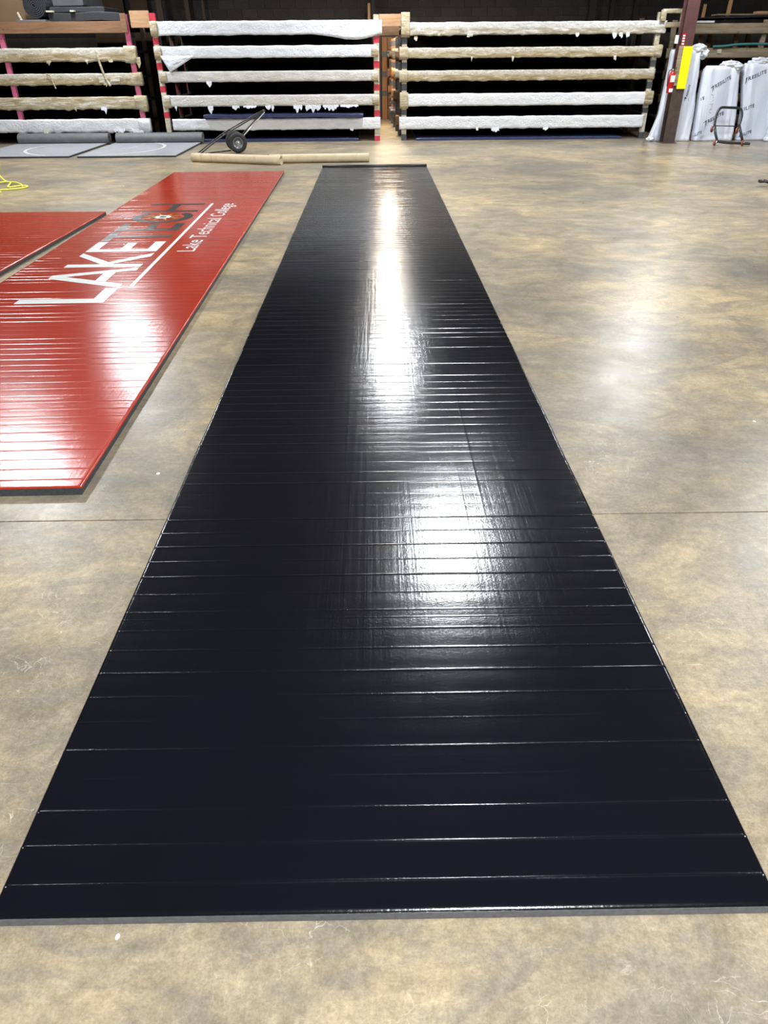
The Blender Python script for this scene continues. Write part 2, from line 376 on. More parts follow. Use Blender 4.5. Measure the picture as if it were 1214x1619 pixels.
def rows(L, ridges):
    ys = {0.0, .004, .012, .017, L-.017, L-.012, L-.004, L}
    for (y, a) in ridges:
        for d in (-.0085, -.0048, -.0028, -.0012, 0, .0012, .0028, .0048, .0085):
            if 0 < y+d < L: ys.add(round(y+d, 5))
    s = sorted(ys); out = [s[0]]
    for y in s[1:]:
        gap = y - out[-1]
        if gap > 0.03:
            k = int(gap/0.025)+1
            for j in range(1, k): out.append(out[-1] + gap/k)
        out.append(y)
    return out
def make_mat(name, label, W, L, t, cover, loc, rz, seed, amp=1.0, pitch=0.1, nx=30, core='foam', creases=()):
    root = thing(name, label, 'mat', loc, rz)
    rd = ridge_list(L, pitch, seed); f = mat_z(t, rd, amp); ys = rows(L, rd)
    bm = bmesh.new(); grid = []
    for y in ys:
        row = []
        xs_ = [0, -.004, -.012, -.017] + [-W*i/nx for i in range(1, nx)] + [-W+.017, -W+.012, -W+.004, -W]
        xs_ = sorted(xs_ + [c_[0]+d_ for c_ in creases for d_ in (-.009, -.005, -.0025, 0, .0025, .005, .009)], reverse=True)
        for i, x in enumerate(xs_):
            zz = f(x, y)
            e = min(-x, W+x, y, L-y)
            zz = zz if e > .011 else (zz - 0.0006 if e > .003 else zz - .004)
            xx = x + 0.003*noise.noise((0, y*2, seed))*(1 if e < .02 else 0)
            row.append(bm.verts.new((xx, y, zz + sum(ca*math.exp(-((x-cx_)/.004)**2)*max(0, min(1, (y-ya_)/.4, (yb_-y)/.4)) for (cx_, ya_, yb_, ca) in creases))))
        # roll the cover edge over the sides
        row.insert(0, bm.verts.new((0.002, y, t-0.010))); row.append(bm.verts.new((-W-0.002, y, t-0.010)))
        grid.append(row)
    for a, b in zip(grid, grid[1:]):
        for i in range(len(a)-1): bm.faces.new((a[i], a[i+1], b[i+1], b[i]))
    obj('vinyl_cover', bm, cover, root, True)
    bm = bmesh.new(); add_box(bm, -W+0.001, -0.001, 0.0, L, 0.0005, t-0.0055, 0.0015); obj('foam_core', bm, M[core], root)
    return root, f, [r[0] for r in rd]
# black mat, unrolled down the middle
BW, BL = 1.83, 13.05
bk, _, _ = make_mat('exercise_mat', 'long glossy black roll-out mat with crosswise creases running down the middle of the floor', BW, BL, 0.034, M['black_vinyl'], (0.915, 0.905, 0), 0, 5, nx=36, core='foam_light', creases=((-.465, 1.6, 3.2, .00055), (-.545, 1.4, 3.0, .0003), (-1.08, 2.0, 8.0, .00008), (-.84, 3.5, 9.0, .00008)))
# turned-up hem at its far end
bm = bmesh.new(); add_tube(bm, [(0.003, BL+0.002, 0.036), (-BW*0.5, BL+0.004, 0.039), (-BW-0.003, BL, 0.035)], 0.029, 12); obj('far_hem', bm, M['black_plastic'], bk, True)
# red mats
RA = math.radians(0.907)
RW, RL, RT = 1.857, 10.58, 0.042
rd_root, rf, rys = make_mat('exercise_mat', 'long red roll-out mat printed with large white and black lettering', RW, RL, RT, M['red_vinyl'], (-1.37, 2.858, 0), RA, 11, 1.0)
rd2, _, _ = make_mat('exercise_mat', 'plain red mat lying at the left edge of the photo beside the lettered red mat', 1.83, 6.9, 0.042, M['red_vinyl'], (-3.49, 2.96, 0), math.radians(-0.5), 12, 1.0)
rd2.location = (-3.522, 2.90, 0); rd2.rotation_euler = (0, 0, math.radians(-0.85))

def drape(bm, f, cuts, parent, name, m, lift=0.0006):
    """bm holds flat faces in (u, v) = (along the mat, leftwards); lay them on the ridged surface"""
    for v in bm.verts: v.co = Vector((-v.co.y, v.co.x, 0))
    us = [v.co.y for v in bm.verts]; lo, hi = min(us), max(us)
    for c in cuts:
        for d in (-.0048, -.0018, 0, .0018, .0048, 0.03, 0.06):
            if lo < c+d < hi:
                bmesh.ops.bisect_plane(bm, geom=bm.verts[:]+bm.edges[:]+bm.faces[:], plane_co=(0, c+d, 0), plane_no=(0, 1, 0), dist=1e-5)
    vx = [v.co.x for v in bm.verts]; a, b = min(vx), max(vx); k = math.ceil(a/0.0619)
    while k*0.0619 < b:
        if k*0.0619 > a + 1e-4: bmesh.ops.bisect_plane(bm, geom=bm.verts[:]+bm.edges[:]+bm.faces[:], plane_co=(k*0.0619, 0, 0), plane_no=(1, 0, 0), dist=1e-5)
        k += 1
    for v in bm.verts: v.co.z = f(v.co.x, v.co.y) + lift + 0.0005
    for fc in bm.faces: fc.normal_update()
    for fc in bm.faces:
        if fc.normal.z < 0: fc.normal_flip()
    me = bpy.data.meshes.new(name); bm.to_mesh(me); bm.free(); me.materials.append(m)
    for p in me.polygons: p.use_smooth = True
    o = bpy.data.objects.new(name, me); COL.objects.link(o); o.parent = parent; return o
def polys(plist):
    bm = bmesh.new()
    for p in plist: bm.faces.new([bm.verts.new((u, v, 0)) for (u, v) in p])
    bmesh.ops.triangulate(bm, faces=bm.faces[:]); return bm
R_ = lambda u0, u1, v0, v1: [(u0, v0), (u1, v0), (u1, v1), (u0, v1)]
LET = {
 'L': (M['white_print'], [R_(2.93, 3.05, .77, 1.48), R_(3.05, 3.36, .77, .88)]),
 'A': (M['white_print'], [[(3.37,.77),(3.49,.77),(3.745,1.345),(3.80,1.48),(3.69,1.48)], [(3.80,1.48),(3.745,1.345),(3.955,.77),(4.06,.77)], [(3.575,.94),(3.885,.94),(3.85,1.04),(3.61,1.04)]]),
 'K': (M['white_print'], [R_(4.09, 4.20, .77, 1.48), [(4.20,1.05),(4.28,1.12),(4.66,1.48),(4.53,1.48),(4.20,1.17)], [(4.285,1.115),(4.22,1.06),(4.50,.77),(4.65,.77)]]),
 'E': (M['white_print'], [R_(4.71, 4.83, .77, 1.48), R_(4.83, 5.17, .77, .88), R_(4.83, 5.12, 1.06, 1.16), R_(4.83, 5.17, 1.38, 1.48)]),
 'T': (M['black_print'], [R_(5.20, 5.68, 1.385, 1.48), R_(5.38, 5.49, .77, 1.385)]),
 'E2': (M['black_print'], [R_(5.73, 5.84, .77, 1.48), R_(5.84, 6.15, .77, .87), R_(5.84, 6.12, 1.06, 1.16), R_(5.84, 6.15, 1.385, 1.48)]),
 'H': (M['black_print'], [R_(6.88, 6.98, .77, 1.48), R_(7.37, 7.47, .77, 1.48), R_(6.98, 7.37, 1.07, 1.17)]),
}
for k, (m, pl) in LET.items(): drape(polys(pl), rf, rys, rd_root, 'printed_letter', m, 0.0007)
# gear-like C round the emblem
pl = []; n_ = 26; cu, cv = 6.54, 1.12
for i in range(n_):
    a0 = math.radians(42 + 276*i/n_); a1 = math.radians(42 + 276*(i+1)/n_)
    ri = 0.255
    pl.append([(cu+ri*math.cos(a0), cv+ri*math.sin(a0)), (cu+.36*math.cos(a0), cv+.36*math.sin(a0)), (cu+.36*math.cos(a1), cv+.36*math.sin(a1)), (cu+ri*math.cos(a1), cv+ri*math.sin(a1))])
drape(polys(pl), rf, rys, rd_root, 'printed_letter', M['black_print'], 0.0007)
def star(rl, rs, n, c, rot=0):
    ps = []
    for i in range(2*n):
        a = PI*i/n + rot; r = rl if i % 2 == 0 else rs
        ps.append((c[0]+r*math.cos(a), c[1]+r*math.sin(a)))
    return [[c, ps[i], ps[(i+1) % (2*n)]] for i in range(2*n)]
drape(polys(star(.235, .075, 8, (cu, cv), PI/8)), rf, rys, rd_root, 'printed_emblem', M['gold_print'], 0.0009)
drape(polys(star(.20, .06, 8, (cu, cv))), rf, rys, rd_root, 'printed_emblem', M['black_print'], 0.0012)
drape(polys(star(.105, .09, 12, (cu, cv))), rf, rys, rd_root, 'printed_emblem', M['white_print'], 0.0015)
drape(polys(star(.045, .043, 8, (cu, cv))), rf, rys, rd_root, 'printed_emblem', M['black_print'], 0.0018)
drape(polys([R_(3.40, 7.46, .655, .69)]), rf, rys, rd_root, 'printed_line', M['white_print'], 0.0007)
def text_bm(s, spacing=1.0, res=3, bold=0.0):
    c = bpy.data.curves.new('txt', 'FONT'); c.body = s; c.size = 1; c.resolution_u = res; c.space_character = spacing; c.offset = bold
    o = bpy.data.objects.new('txt', c); COL.objects.link(o)
    dg = bpy.context.evaluated_depsgraph_get(); me = bpy.data.meshes.new_from_object(o.evaluated_get(dg))
    bm = bmesh.new(); bm.from_mesh(me); bpy.data.objects.remove(o); bpy.data.meshes.remove(me); return bm
bm = text_bm('Lake Technical College')
xs = [v.co.x for v in bm.verts]; x0, x1 = min(xs), max(xs)
for v in bm.verts: v.co = Vector((4.69 + (v.co.x-x0)/(x1-x0)*2.74, 0.385 + v.co.y*0.255, 0))
bm.verts.ensure_lookup_table(); seen = set(); isl = []
for v in bm.verts:
    if v in seen: continue
    st = [v]; seen.add(v); comp = []
    while st:
        q = st.pop(); comp.append(q)
        for e in q.link_edges:
            o_ = e.other_vert(q)
            if o_ not in seen: seen.add(o_); st.append(o_)
    isl.append(comp)
grp = []
for comp in sorted(isl, key=lambda c: min(v.co.x for v in c)):
    a0, a1 = min(v.co.x for v in comp), max(v.co.x for v in comp)
    if grp and a0 < grp[-1][1] - 0.004: grp[-1][2].extend(comp); grp[-1][1] = max(grp[-1][1], a1)
    else: grp.append([a0, a1, list(comp)])
for (a0, a1, comp) in grp:
    cs = set(comp); b2 = bmesh.new(); mp_ = {v: b2.verts.new(v.co) for v in comp}
    for f_ in bm.faces:
        if f_.verts[0] in cs: b2.faces.new([mp_[v] for v in f_.verts])
    bmesh.ops.triangulate(b2, faces=b2.faces[:])
    drape(b2, rf, rys, rd_root, 'caption_letter', M['white_print'], 0.0008)
bm.free()

# ------------------------------------------------------------------ grey mats with the white ring, partly unrolled
def grey_mat(label, corners, roll_y, seed, circ_side, rr):
    (xa, xb, ya, yb) = corners
    root = thing('wrestling_mat', label, 'mat', ((xa+xb)/2, ya, 0))
    cx = (xa+xb)/2; bm = bmesh.new(); add_box(bm, xa-cx, xb-cx, 0, yb-ya, 0.03, 0.036, 0.002); obj('vinyl_cover', bm, M['grey_vinyl'], root)
    bm = bmesh.new(); add_box(bm, xa-cx+.002, xb-cx-.002, 0.002, yb-ya, 0.0005, 0.030, 0.002); obj('foam_core', bm, M['foam'], root)
    # rolled remainder, a flattened spiral
    bm = bmesh.new(); inner = []; outer = []
    turns = 2.25; n = 60
    for i in range(n+1):
        a = -PI/2 - 2*PI*turns*i/n
        r = 0.125 - 0.034*turns*i/n*0.98
        inner.append((math.cos(a)*(r-0.026)*1.25, math.sin(a)*(r-0.026))); outer.append((math.cos(a)*r*1.25, math.sin(a)*r))
    for (px, sgn) in ((xa-cx+.03, 1), (xb-cx+.03, -1)): pass
    L0, L1 = xa-cx+0.05, xb-cx+0.05
    A = [bm.verts.new((L0, y + yb-ya, z+0.127)) for (y, z) in outer]; B = [bm.verts.new((L1, y + yb-ya, z+0.127)) for (y, z) in outer]
    C_ = [bm.verts.new((L0, y + yb-ya, z+0.127)) for (y, z) in inner]; D = [bm.verts.new((L1, y + yb-ya, z+0.127)) for (y, z) in inner]
    for i in range(n):
        bm.faces.new((A[i], A[i+1], B[i+1], B[i])); bm.faces.new((C_[i], D[i], D[i+1], C_[i+1]))
        bm.faces.new((A[i], C_[i], C_[i+1], A[i+1])); bm.faces.new((B[i], B[i+1], D[i+1], D[i]))
    bm.faces.new((A[0], B[0], D[0], C_[0])); bm.faces.new((A[n], C_[n], D[n], B[n]))
    obj('rolled_end', bm, M['roll_grey'], root)
    # white ring arc on this mat
    bm = bmesh.new(); prev = None; ccx, ccy = -5.96, 17.30
    for i in range(181):
        a = 2*PI*i/180
        p = [(ccx + r*math.cos(a), ccy + r*math.sin(a)) for r in (rr-0.035, rr+0.035)]
        ok = all(xa+.02 < q[0] < xb-.02 and ya+.02 < q[1] < yb-.1 for q in p)
        cur = [bm.verts.new((q[0]-cx, q[1]-ya, 0.0390)) for q in p] if ok else None
        if cur and prev: bm.faces.new((prev[0], prev[1], cur[1], cur[0]))
        prev = cur
    if bm.faces: obj('printed_ring', bm, M['white_print'], root)
    return root
g1 = grey_mat('grey mat with the left part of a white ring, half unrolled at the far left', (-8.12, -6.08, 15.95, 18.50), 18.5, 1, -1, 1.42)
g2 = grey_mat('grey mat with the right part of a white ring, half unrolled beside the hand truck', (-5.90, -3.95, 15.90, 18.48), 18.5, 2, 1, 1.42)
bm = bmesh.new(); vs4 = [(-0.32, 1.25), (-0.28, 1.25), (-0.18, 2.15), (-0.22, 2.15)]
bm.faces.new([bm.verts.new((a, b, 0.0390)) for a, b in vs4]); obj('printed_line', bm, M['white_print'], g2)

# ------------------------------------------------------------------ racks
def beam_mesh(x0, x1, y0, y1, z0, z1, amp, seed, sag=0.0, ragged=0.0, nx=150, bulge=None):
    """padded wrapped beam: a rounded box with lumps, folds and a ragged lower edge"""
    bm = bmesh.new(); prof = []
    hy, hz = (y1-y0)/2, (z1-z0)/2; na = 20
    for i in range(na):
        a = 2*PI*i/na; c, s = math.cos(a), math.sin(a)
        k = 1/max(abs(c), abs(s)); k = 1 + (k-1)*0.93
        prof.append((c*k*hy, s*k*hz))
    rings = []; cy, cz = (y0+y1)/2, (z0+z1)/2
    for i in range(nx+1):
        x = x0 + (x1-x0)*i/nx; ring = []
        sg = -sag*math.sin(PI*i/nx)
        for (py, pz) in prof:
            nv = noise.noise((x*3.1+seed*7, py*9, pz*9+seed)) + 0.5*noise.noise((x*9+seed*3, py*20, pz*20))
            d = amp*nv; dz = 0
            if pz < -hz*0.5 and ragged: dz = -ragged*max(0, noise.noise((x*6+seed*11, 1.3, seed)))*1.4 + ragged*0.25*noise.noise((x*22, 3, seed))
            if bulge and pz < 0 and bulge[0] < x < bulge[1]: dz -= bulge[2]*math.sin(PI*((x-bulge[0])/(bulge[1]-bulge[0]))**1.6)*(-pz/hz)
            l = math.hypot(py, pz)
            ring.append(bm.verts.new((x, cy + py*(1+d/l), cz + pz*(1+d*0.7/l) + dz + sg)))
        rings.append(ring)
    for a, b in zip(rings, rings[1:]):
        for j in range(na): bm.faces.new((a[j], b[j], b[(j+1) % na], a[(j+1) % na]))
    bm.faces.new(rings[0]); bm.faces.new(rings[-1][::-1]); return bm
def tatter(x, y, z, w_, h, m, parent, seed):
    """ragged strip of torn wrap hanging from a beam"""
    rnd = random.Random(seed); bm = bmesh.new(); n = max(4, int(w_/0.025)); top = []; bot = []
    for i in range(n+1):
        xx = x + w_*i/n; hh = h*(0.25 + 0.75*rnd.random())*(0.5+0.5*math.sin(PI*i/n))
        yo = 0.006*rnd.uniform(-1, 1)
        top.append(((xx, y, z+0.02))); bot.append((xx + rnd.uniform(-.008, .008), y - 0.01 + yo, z - hh))
    T = [bm.verts.new(p) for p in top]; B = [bm.verts.new(p) for p in bot]
    T2 = [bm.verts.new((p[0], p[1]+0.004, p[2])) for p in top]; B2 = [bm.verts.new((p[0], p[1]+0.004, p[2])) for p in bot]
    for i in range(n):
        bm.faces.new((T[i], T[i+1], B[i+1], B[i])); bm.faces.new((T2[i], B2[i], B2[i+1], T2[i+1]))
        bm.faces.new((B[i], B[i+1], B2[i+1], B2[i])); bm.faces.new((T[i], T2[i], T2[i+1], T[i+1]))
    bm.faces.new((T[0], B[0], B2[0], T2[0])); bm.faces.new((T[n], T2[n], B2[n], B[n]))
    return obj('torn_strip', bm, m, parent)
def post(parent, x, y, top, m, bands=(), w_=0.10, lean=0.0, d_=0.09):
    bm = bmesh.new(); add_box(bm, -w_/2, w_/2, -d_/2, d_/2, 0.001, top, 0.005)
    for v in bm.verts: v.co.x += -lean*v.co.z/top
    o = obj('post', bm, m, parent); o.location = (x, y, 0)
    for (z0, z1, bmat) in bands:
        bm = bmesh.new(); add_box(bm, -w_/2-.004, w_/2+.004, -d_/2-.004, d_/2+.004, z0, z1, 0.003)
        for v in bm.verts: v.co.x += -lean*v.co.z/top
        obj('tape_band', bm, bmat, o)
    return o
YR = 18.80
DEPTH_Y = [20.0, 21.2, 22.4, 23.6, 24.8]
def rack(label, x0, x1, levels, y=YR, rear=DEPTH_Y, seed=1):
    """levels: (z0, z1, material, x start, x end, lump, ragged, sag)"""
    root = thing('storage_rack', label, 'rack', (0, 0, 0))
    for i, (z0, z1, m, xa, xb, amp, rag, sag) in enumerate(levels):
        bm = beam_mesh(xa, xb, y-0.10, y-0.055, z0, z1, amp, seed*10+i, sag, rag, bulge=(-1.35, .14, .10) if (seed == 1 and i == 0) else None)
        b = obj('beam', bm, m, root, True)
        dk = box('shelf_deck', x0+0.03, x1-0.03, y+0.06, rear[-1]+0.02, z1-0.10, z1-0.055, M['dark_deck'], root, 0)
    box('shade_board', x0+.15, x1-.15, y+2.2, y+2.23, .10, levels[0][1]-.06, M['dark_deck'], root, 0)  # added dark board that keeps the openings between the beams black
    return root
W_, D_, CL, T_, TC, CC = M['plastic_white'], M['plastic_dirty'], M['plastic_cloth'], M['tan_wrap'], M['tan_crinkle'], M['clear_crinkle']
# rack B: white wrapped beams, red taped posts
rb = rack('rack with white plastic wrapped beams and red taped posts, left of the narrow aisle', -4.80, 0.13,
   [(2.07, 2.325, W_, -4.64, 0.20, .012, .01, 0.0), (1.65, 1.875, W_, -4.62, 0.06, .012, .01, .0), (1.20, 1.405, D_, -4.60, 0.02, .006, .008, 0.0),
    (0.725, 0.945, D_, -4.58, 0.02, .006, .012, 0.0), (0.25, 0.48, CL, -4.60, 0.15, .012, .02, .0)], seed=1)
redb = lambda top: [(0.0, .10, M['red_tape']), (0.50, .62, M['red_tape']), (1.01, 1.13, M['red_tape']), (1.44, 1.57, M['red_tape']), (1.91, 2.03, M['red_tape'])]
post(rb, -4.72, YR, 2.47, M['cream'], redb(0) + [(2.34, 2.475, M['red_tape'])], 0.11)
post(rb, 0.075, YR, 2.42, M['cream'], redb(0), 0.12)
for k, yy in enumerate(DEPTH_Y):
    post(rb, -4.66, yy, 2.35, M['dark_wood_z'], [(1.44, 1.62, M['shaded_red']), (0.95, 1.15, M['shaded_red']), (.5, .62, M['shaded_red'])] if k < 2 else [], 0.10)  # rear posts and their tape coloured dark for the shade inside the rack
    post(rb, 0.06, yy, 2.05, M['orange_wood_z'], [(1.88, 2.0, M['grey_tape']), (1.4, 1.52, M['grey_tape'])], 0.09)
for (xx, zz, ww, hh) in ((-3.75, .72, .12, .15), (-3.2, .72, .16, .10), (-2.95, .72, .3, .05), (-2.45, .72, .12, .07), (-2.32, .72, .06, .12), (-1.82, .72, .20, .15), (-1.55, .72, .35, .17), (-1.15, .72, .35, .11), (-.75, .72, .4, .05), (-3.72, 1.20, .12, .17), (-.55, .25, .08, .05), (-4.5, .72, .05, .12)):
    tatter(xx, YR-0.10, zz, ww, hh, M['plastic_white'], rb, int(xx*100))
# loose triangular flap at the left end of the second beam
bm = bmesh.new(); nn = 14; gridv = []
for i in range(nn+1):
    row = []
    for j in range(nn+1):
        u, v = i/nn, j/nn
        topx = -4.64 + u*0.72; zt = 1.70
        low = 0.29*(1-abs(u-0.22)/0.22) if u < 0.22 else 0.29*(1-(u-0.22)/0.78)
        row.append(bm.verts.new((topx + 0.0*v, YR-0.125 - 0.02*math.sin(PI*v) + 0.012*noise.noise((u*5, v*5, 2)), zt - v*(low+0.02))))
    gridv.append(row)
for a, b in zip(gridv, gridv[1:]):
    for j in range(nn): bm.faces.new((a[j], a[j+1], b[j+1], b[j]))
fl = obj('loose_flap', bm, M['plastic_white'], rb, True)
sm = fl.modifiers.new('thickness', 'SOLIDIFY'); sm.thickness = 0.004
# rack C
rc = rack('rack with yellowed crinkled upper beams, two white lower beams and grey taped posts', 0.60, 6.32,
   [(2.035, 2.27, CC, 0.72, 6.36, .012, .03, 0.0), (1.615, 1.81, T_, 0.60, 6.30, .010, .02, .0), (1.185, 1.385, T_, 0.62, 6.28, .010, .025, 0.0),
    (0.695, 0.94, CL, 0.72, 6.22, .010, .008, 0.0), (0.235, 0.485, CL, 0.58, 6.20, .014, .012, .0)], seed=2)
gb = [(0.0, .13, M['grey_tape']), (0.52, .62, M['grey_tape']), (1.0, 1.13, M['grey_tape']), (1.42, 1.54, M['grey_tape']), (1.88, 2.0, M['grey_tape'])]
post(rc, 0.69, YR, 2.43, M['cream'], gb, 0.11)
post(rc, 6.22, YR, 2.42, M['cream'], gb[:4], 0.11)
for k, yy in enumerate(DEPTH_Y):
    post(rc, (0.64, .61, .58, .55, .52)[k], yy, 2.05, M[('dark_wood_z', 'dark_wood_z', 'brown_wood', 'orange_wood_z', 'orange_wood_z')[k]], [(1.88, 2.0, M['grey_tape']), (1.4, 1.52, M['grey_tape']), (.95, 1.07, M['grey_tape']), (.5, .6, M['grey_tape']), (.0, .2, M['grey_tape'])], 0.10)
    post(rc, 6.2, yy, 2.35, M['dark_wood_z'], [], 0.10)
rnd_ = random.Random(21)
for k, yy in enumerate(DEPTH_Y):
    px_ = (0.64, .61, .58, .55, .52)[k]
    for zc in (.35, .82, 1.28, 1.70):
        if rnd_.random() < 0.8:
            obj('torn_wrap', beam_mesh(px_-.085-rnd_.uniform(0, .04), px_+.04, yy-.10, yy+.06, zc-rnd_.uniform(.06, .14), zc+rnd_.uniform(.05, .13), .035, int(k*10+zc*7), nx=10, ragged=.10), rnd_.choice([TC, M['brown_wood'], M['grey_tape'], M['dark_wood_z'], M['orange_wood_z']]), rc, True)
for (xa, xb, nm) in ((.265, .415, 'left one of two orange boards standing at the far end of the aisle'), (.43, .57, 'right one of two orange boards standing at the far end of the aisle')):
    bd = box('standing_board', xa, xb, 25.30, 25.34, .005, 2.12, M['orange_wood_z']); tag(bd, nm, 'board')
    for zz in (1.62, 1.12, .62): box('tape_band', xa-.004, xb+.004, 25.295, 25.345, zz, zz+.14, M['grey_tape'], bd, .001)
tag(box('dark_panel', .125, .25, 25.36, 25.40, .005, 2.2, M['steel_dark']), 'dark panel standing left of the orange boards at the end of the aisle', 'panel')
# wrapped post collars where the beams meet the posts
for (xx, z0, z1, s) in ((0.70, 2.0, 2.45, 1), (0.665, 1.60, 1.83, 2), (0.665, 1.17, 1.39, 3), (0.68, .66, .96, 4), (6.25, 1.60, 1.83, 5), (6.22, .70, .95, 6)):
    obj('wrapped_joint', beam_mesh(xx-.085, xx+.10, YR-0.135, YR+0.06, z0, z1, .018, 30+s, nx=12, ragged=.02), TC, rc, True)
for (xx, z0, z1, s) in ((-4.70, 1.63, 1.88, 1), (-4.66, 1.19, 1.41, 2), (-4.66, .70, .95, 3), (0.04, 1.66, 1.84, 4), (0.04, 1.19, 1.38, 5), (0.05, .72, .93, 6), (-4.71, 2.06, 2.33, 7)):
    obj('wrapped_joint', beam_mesh(xx-.075, xx+.075, YR-0.12, YR+0.06, z0, z1, .012, 50+s, nx=10, ragged=.01), M['tan_wrap'] if s != 7 else TC, rb, True)
for (xx, zz, ww, hh, mm) in ((2.05, 2.04, .12, .11, CC), (2.15, 1.62, .04, .08, CC), (3.05, 1.62, .05, .09, CC), (1.4, 2.05, .06, .05, T_), (4.4, 2.04, .08, .07, W_), (5.2, 2.04, .10, .10, W_), (5.35, 2.04, .08, .14, W_), (5.5, 2.04, .08, .10, W_), (5.3, 1.62, .06, .14, CC),
                          (2.35, .24, .05, .14, W_), (2.7, .24, .18, .16, W_), (3.9, .24, .12, .08, W_), (0.9, 2.0, .07, .08, TC)):
    tatter(xx, YR-0.10, zz, ww, hh, mm, rc, int(xx*77))
# rack A, left
ra = rack('rack with brown top board and pink posts at the left of the photo', -11.4, -5.20,
   [(1.605, 1.86, T_, -11.4, -5.22, .014, .03, 0.0), (1.165, 1.385, T_, -11.4, -5.20, .012, .03, .0), (0.695, 0.935, TC, -11.4, -5.16, .014, .03, 0.0), (0.235, 0.50, CL, -11.4, -5.22, .016, .05, .0)], seed=3)
box('beam', -11.4, -5.36, YR-0.10, YR-0.05, 2.125, 2.335, M['brown_wood'], ra)
box('shelf_deck', -11.4, -5.3, YR+.06, 24.8, 2.27, 2.33, M['dark_deck'], ra, 0)
post(ra, -5.26, YR, 2.45, M['pink_paint'], [], 0.10, 0.06)
post(ra, -8.05, YR, 2.30, M['pink_paint'], [], 0.10)
post(ra, -11.3, YR, 2.30, M['pink_paint'], [], 0.10)
box('corner_block', -5.39, -5.27, YR-.13, YR-.09, 2.13, 2.47, M['brown_wood'], ra)
for yy in DEPTH_Y: post(ra, -5.3, yy, 2.3, M['dark_wood_z'], [], 0.10)
for (xx, z0, z1, s) in ((-5.30, 1.58, 1.89, 1), (-5.26, 1.15, 1.40, 2), (-5.24, .68, .95, 3), (-5.24, .23, .50, 4)):
    obj('wrapped_joint', beam_mesh(xx-.13, xx+.12, YR-0.135, YR+0.06, z0, z1, .03, 60+s, nx=14, ragged=.06), TC if s != 4 else CL, ra, True)
for (xx, zz, ww, hh, mm) in ((-7.15, 1.62, .10, .12, TC), (-6.3, 1.62, .06, .08, TC), (-5.2, 1.66, .10, .20, TC), (-6.0, 1.20, .08, .10, TC), (-6.75, .72, .05, .10, TC), (-6.15, .72, .12, .16, W_), (-7.55, .25, .08, .10, TC), (-5.55, .28, .28, .18, W_), (-5.95, .28, .25, .09, W_), (-5.8, 1.62, .10, .05, TC)):
    tatter(xx, YR-0.12, zz, ww, hh, mm, ra, int(-xx*77))
# hanging band of tape between the second and third beam
tube('hanging_strap', smooth_path([(-6.03, YR-.125, 1.80), (-5.99, YR-.13, 1.55), (-5.93, YR-.13, 1.30), (-5.85, YR-.13, 1.14)], 5), 0.026, TC, ra, 6)
tube('hanging_strap', smooth_path([(-7.22, YR-.12, 1.38), (-7.13, YR-.14, 1.34), (-7.10, YR-.13, 1.2), (-7.07, YR-.13, 1.10)], 5), 0.014, TC, ra, 6)
box('paper_label', -5.83, -5.62, YR-.128, YR-.118, 1.23, 1.33, M['cream'], ra, 0.001)
box('paper_label', -6.08, -5.95, YR-.128, YR-.118, 1.21, 1.32, M['cream'], ra, 0.001)
# rack D, right, behind the wrapped mats
YD = 19.6
rdk = thing('storage_rack', 'weathered wooden rack behind the wrapped mats at the right', 'rack', (0, 0, 0))
for (z0, z1) in ((2.03, 2.235), (1.565, 1.765), (1.15, 1.33), (.68, .86), (.22, .42)):
    bm = beam_mesh(6.75 if z0 < 2 else 6.95, 11.6, YD-.06, YD, z0, z1, .004, int(z0*10), nx=120); obj('beam', bm, M['old_wood'] if z0 > 1.5 else M['dark_wood_z'], rdk, True)
    box('shelf_deck', 6.8, 11.6, YD+.08, 24.8, z1-.06, z1-.02, M['dark_deck'], rdk, 0)
for xx in (6.86, 8.95, 11.5): post(rdk, xx, YD+.06, 2.3, M['old_wood'], [], .10)
for (xx, yy) in ((7.9, 20.6), (8.25, 21.0), (8.65, 20.4), (9.15, 20.9), (9.8, 20.6)): post(rdk, xx, yy, 2.10, M['pine_z'], [], .10)
box('wood_tag', 7.90, 8.0, YD-.085, YD-.075, 1.66, 1.74, M['cream'], rdk, .001)
# boards bridging the racks
tag(box('bridging_board', -5.205, -4.79, YR-.03, YR+.01, 2.215, 2.52, M['pine_x']), 'short knotty pine board bridging the left rack and the white wrapped rack', 'board')
tag(box('bridging_board', 0.142, 0.612, YR-.02, YR+.02, 2.205, 2.425, M['pine_x']), 'short pine board bridging the two middle racks over the aisle', 'board')
tag(box('bridging_board', 0.112, 0.61, 19.92, 19.953, 2.06, 2.33, M['brown_wood']), 'darker brown board behind the pine board over the aisle', 'board')
hf = obj('end_frame', beam_mesh(6.225, 6.71, YR-.16, YR-.10, 2.39, 2.475, .008, 92, nx=20), TC, rc, True); hf['label'] = 'wrapped wooden frame at the top right end'
obj('frame_leg', beam_mesh(6.19, 6.30, YR-.16, YR-.10, 2.25, 2.46, .01, 91, nx=6), TC, hf, True)
obj('frame_leg', beam_mesh(6.62, 6.71, YR-.16, YR-.10, 2.16, 2.46, .01, 93, nx=6), M['cream'], hf, True)
obj('frame_rail', beam_mesh(6.33, 6.64, YR-.13, YR-.08, 2.14, 2.24, .008, 94, nx=14), M['old_wood'], hf, True)

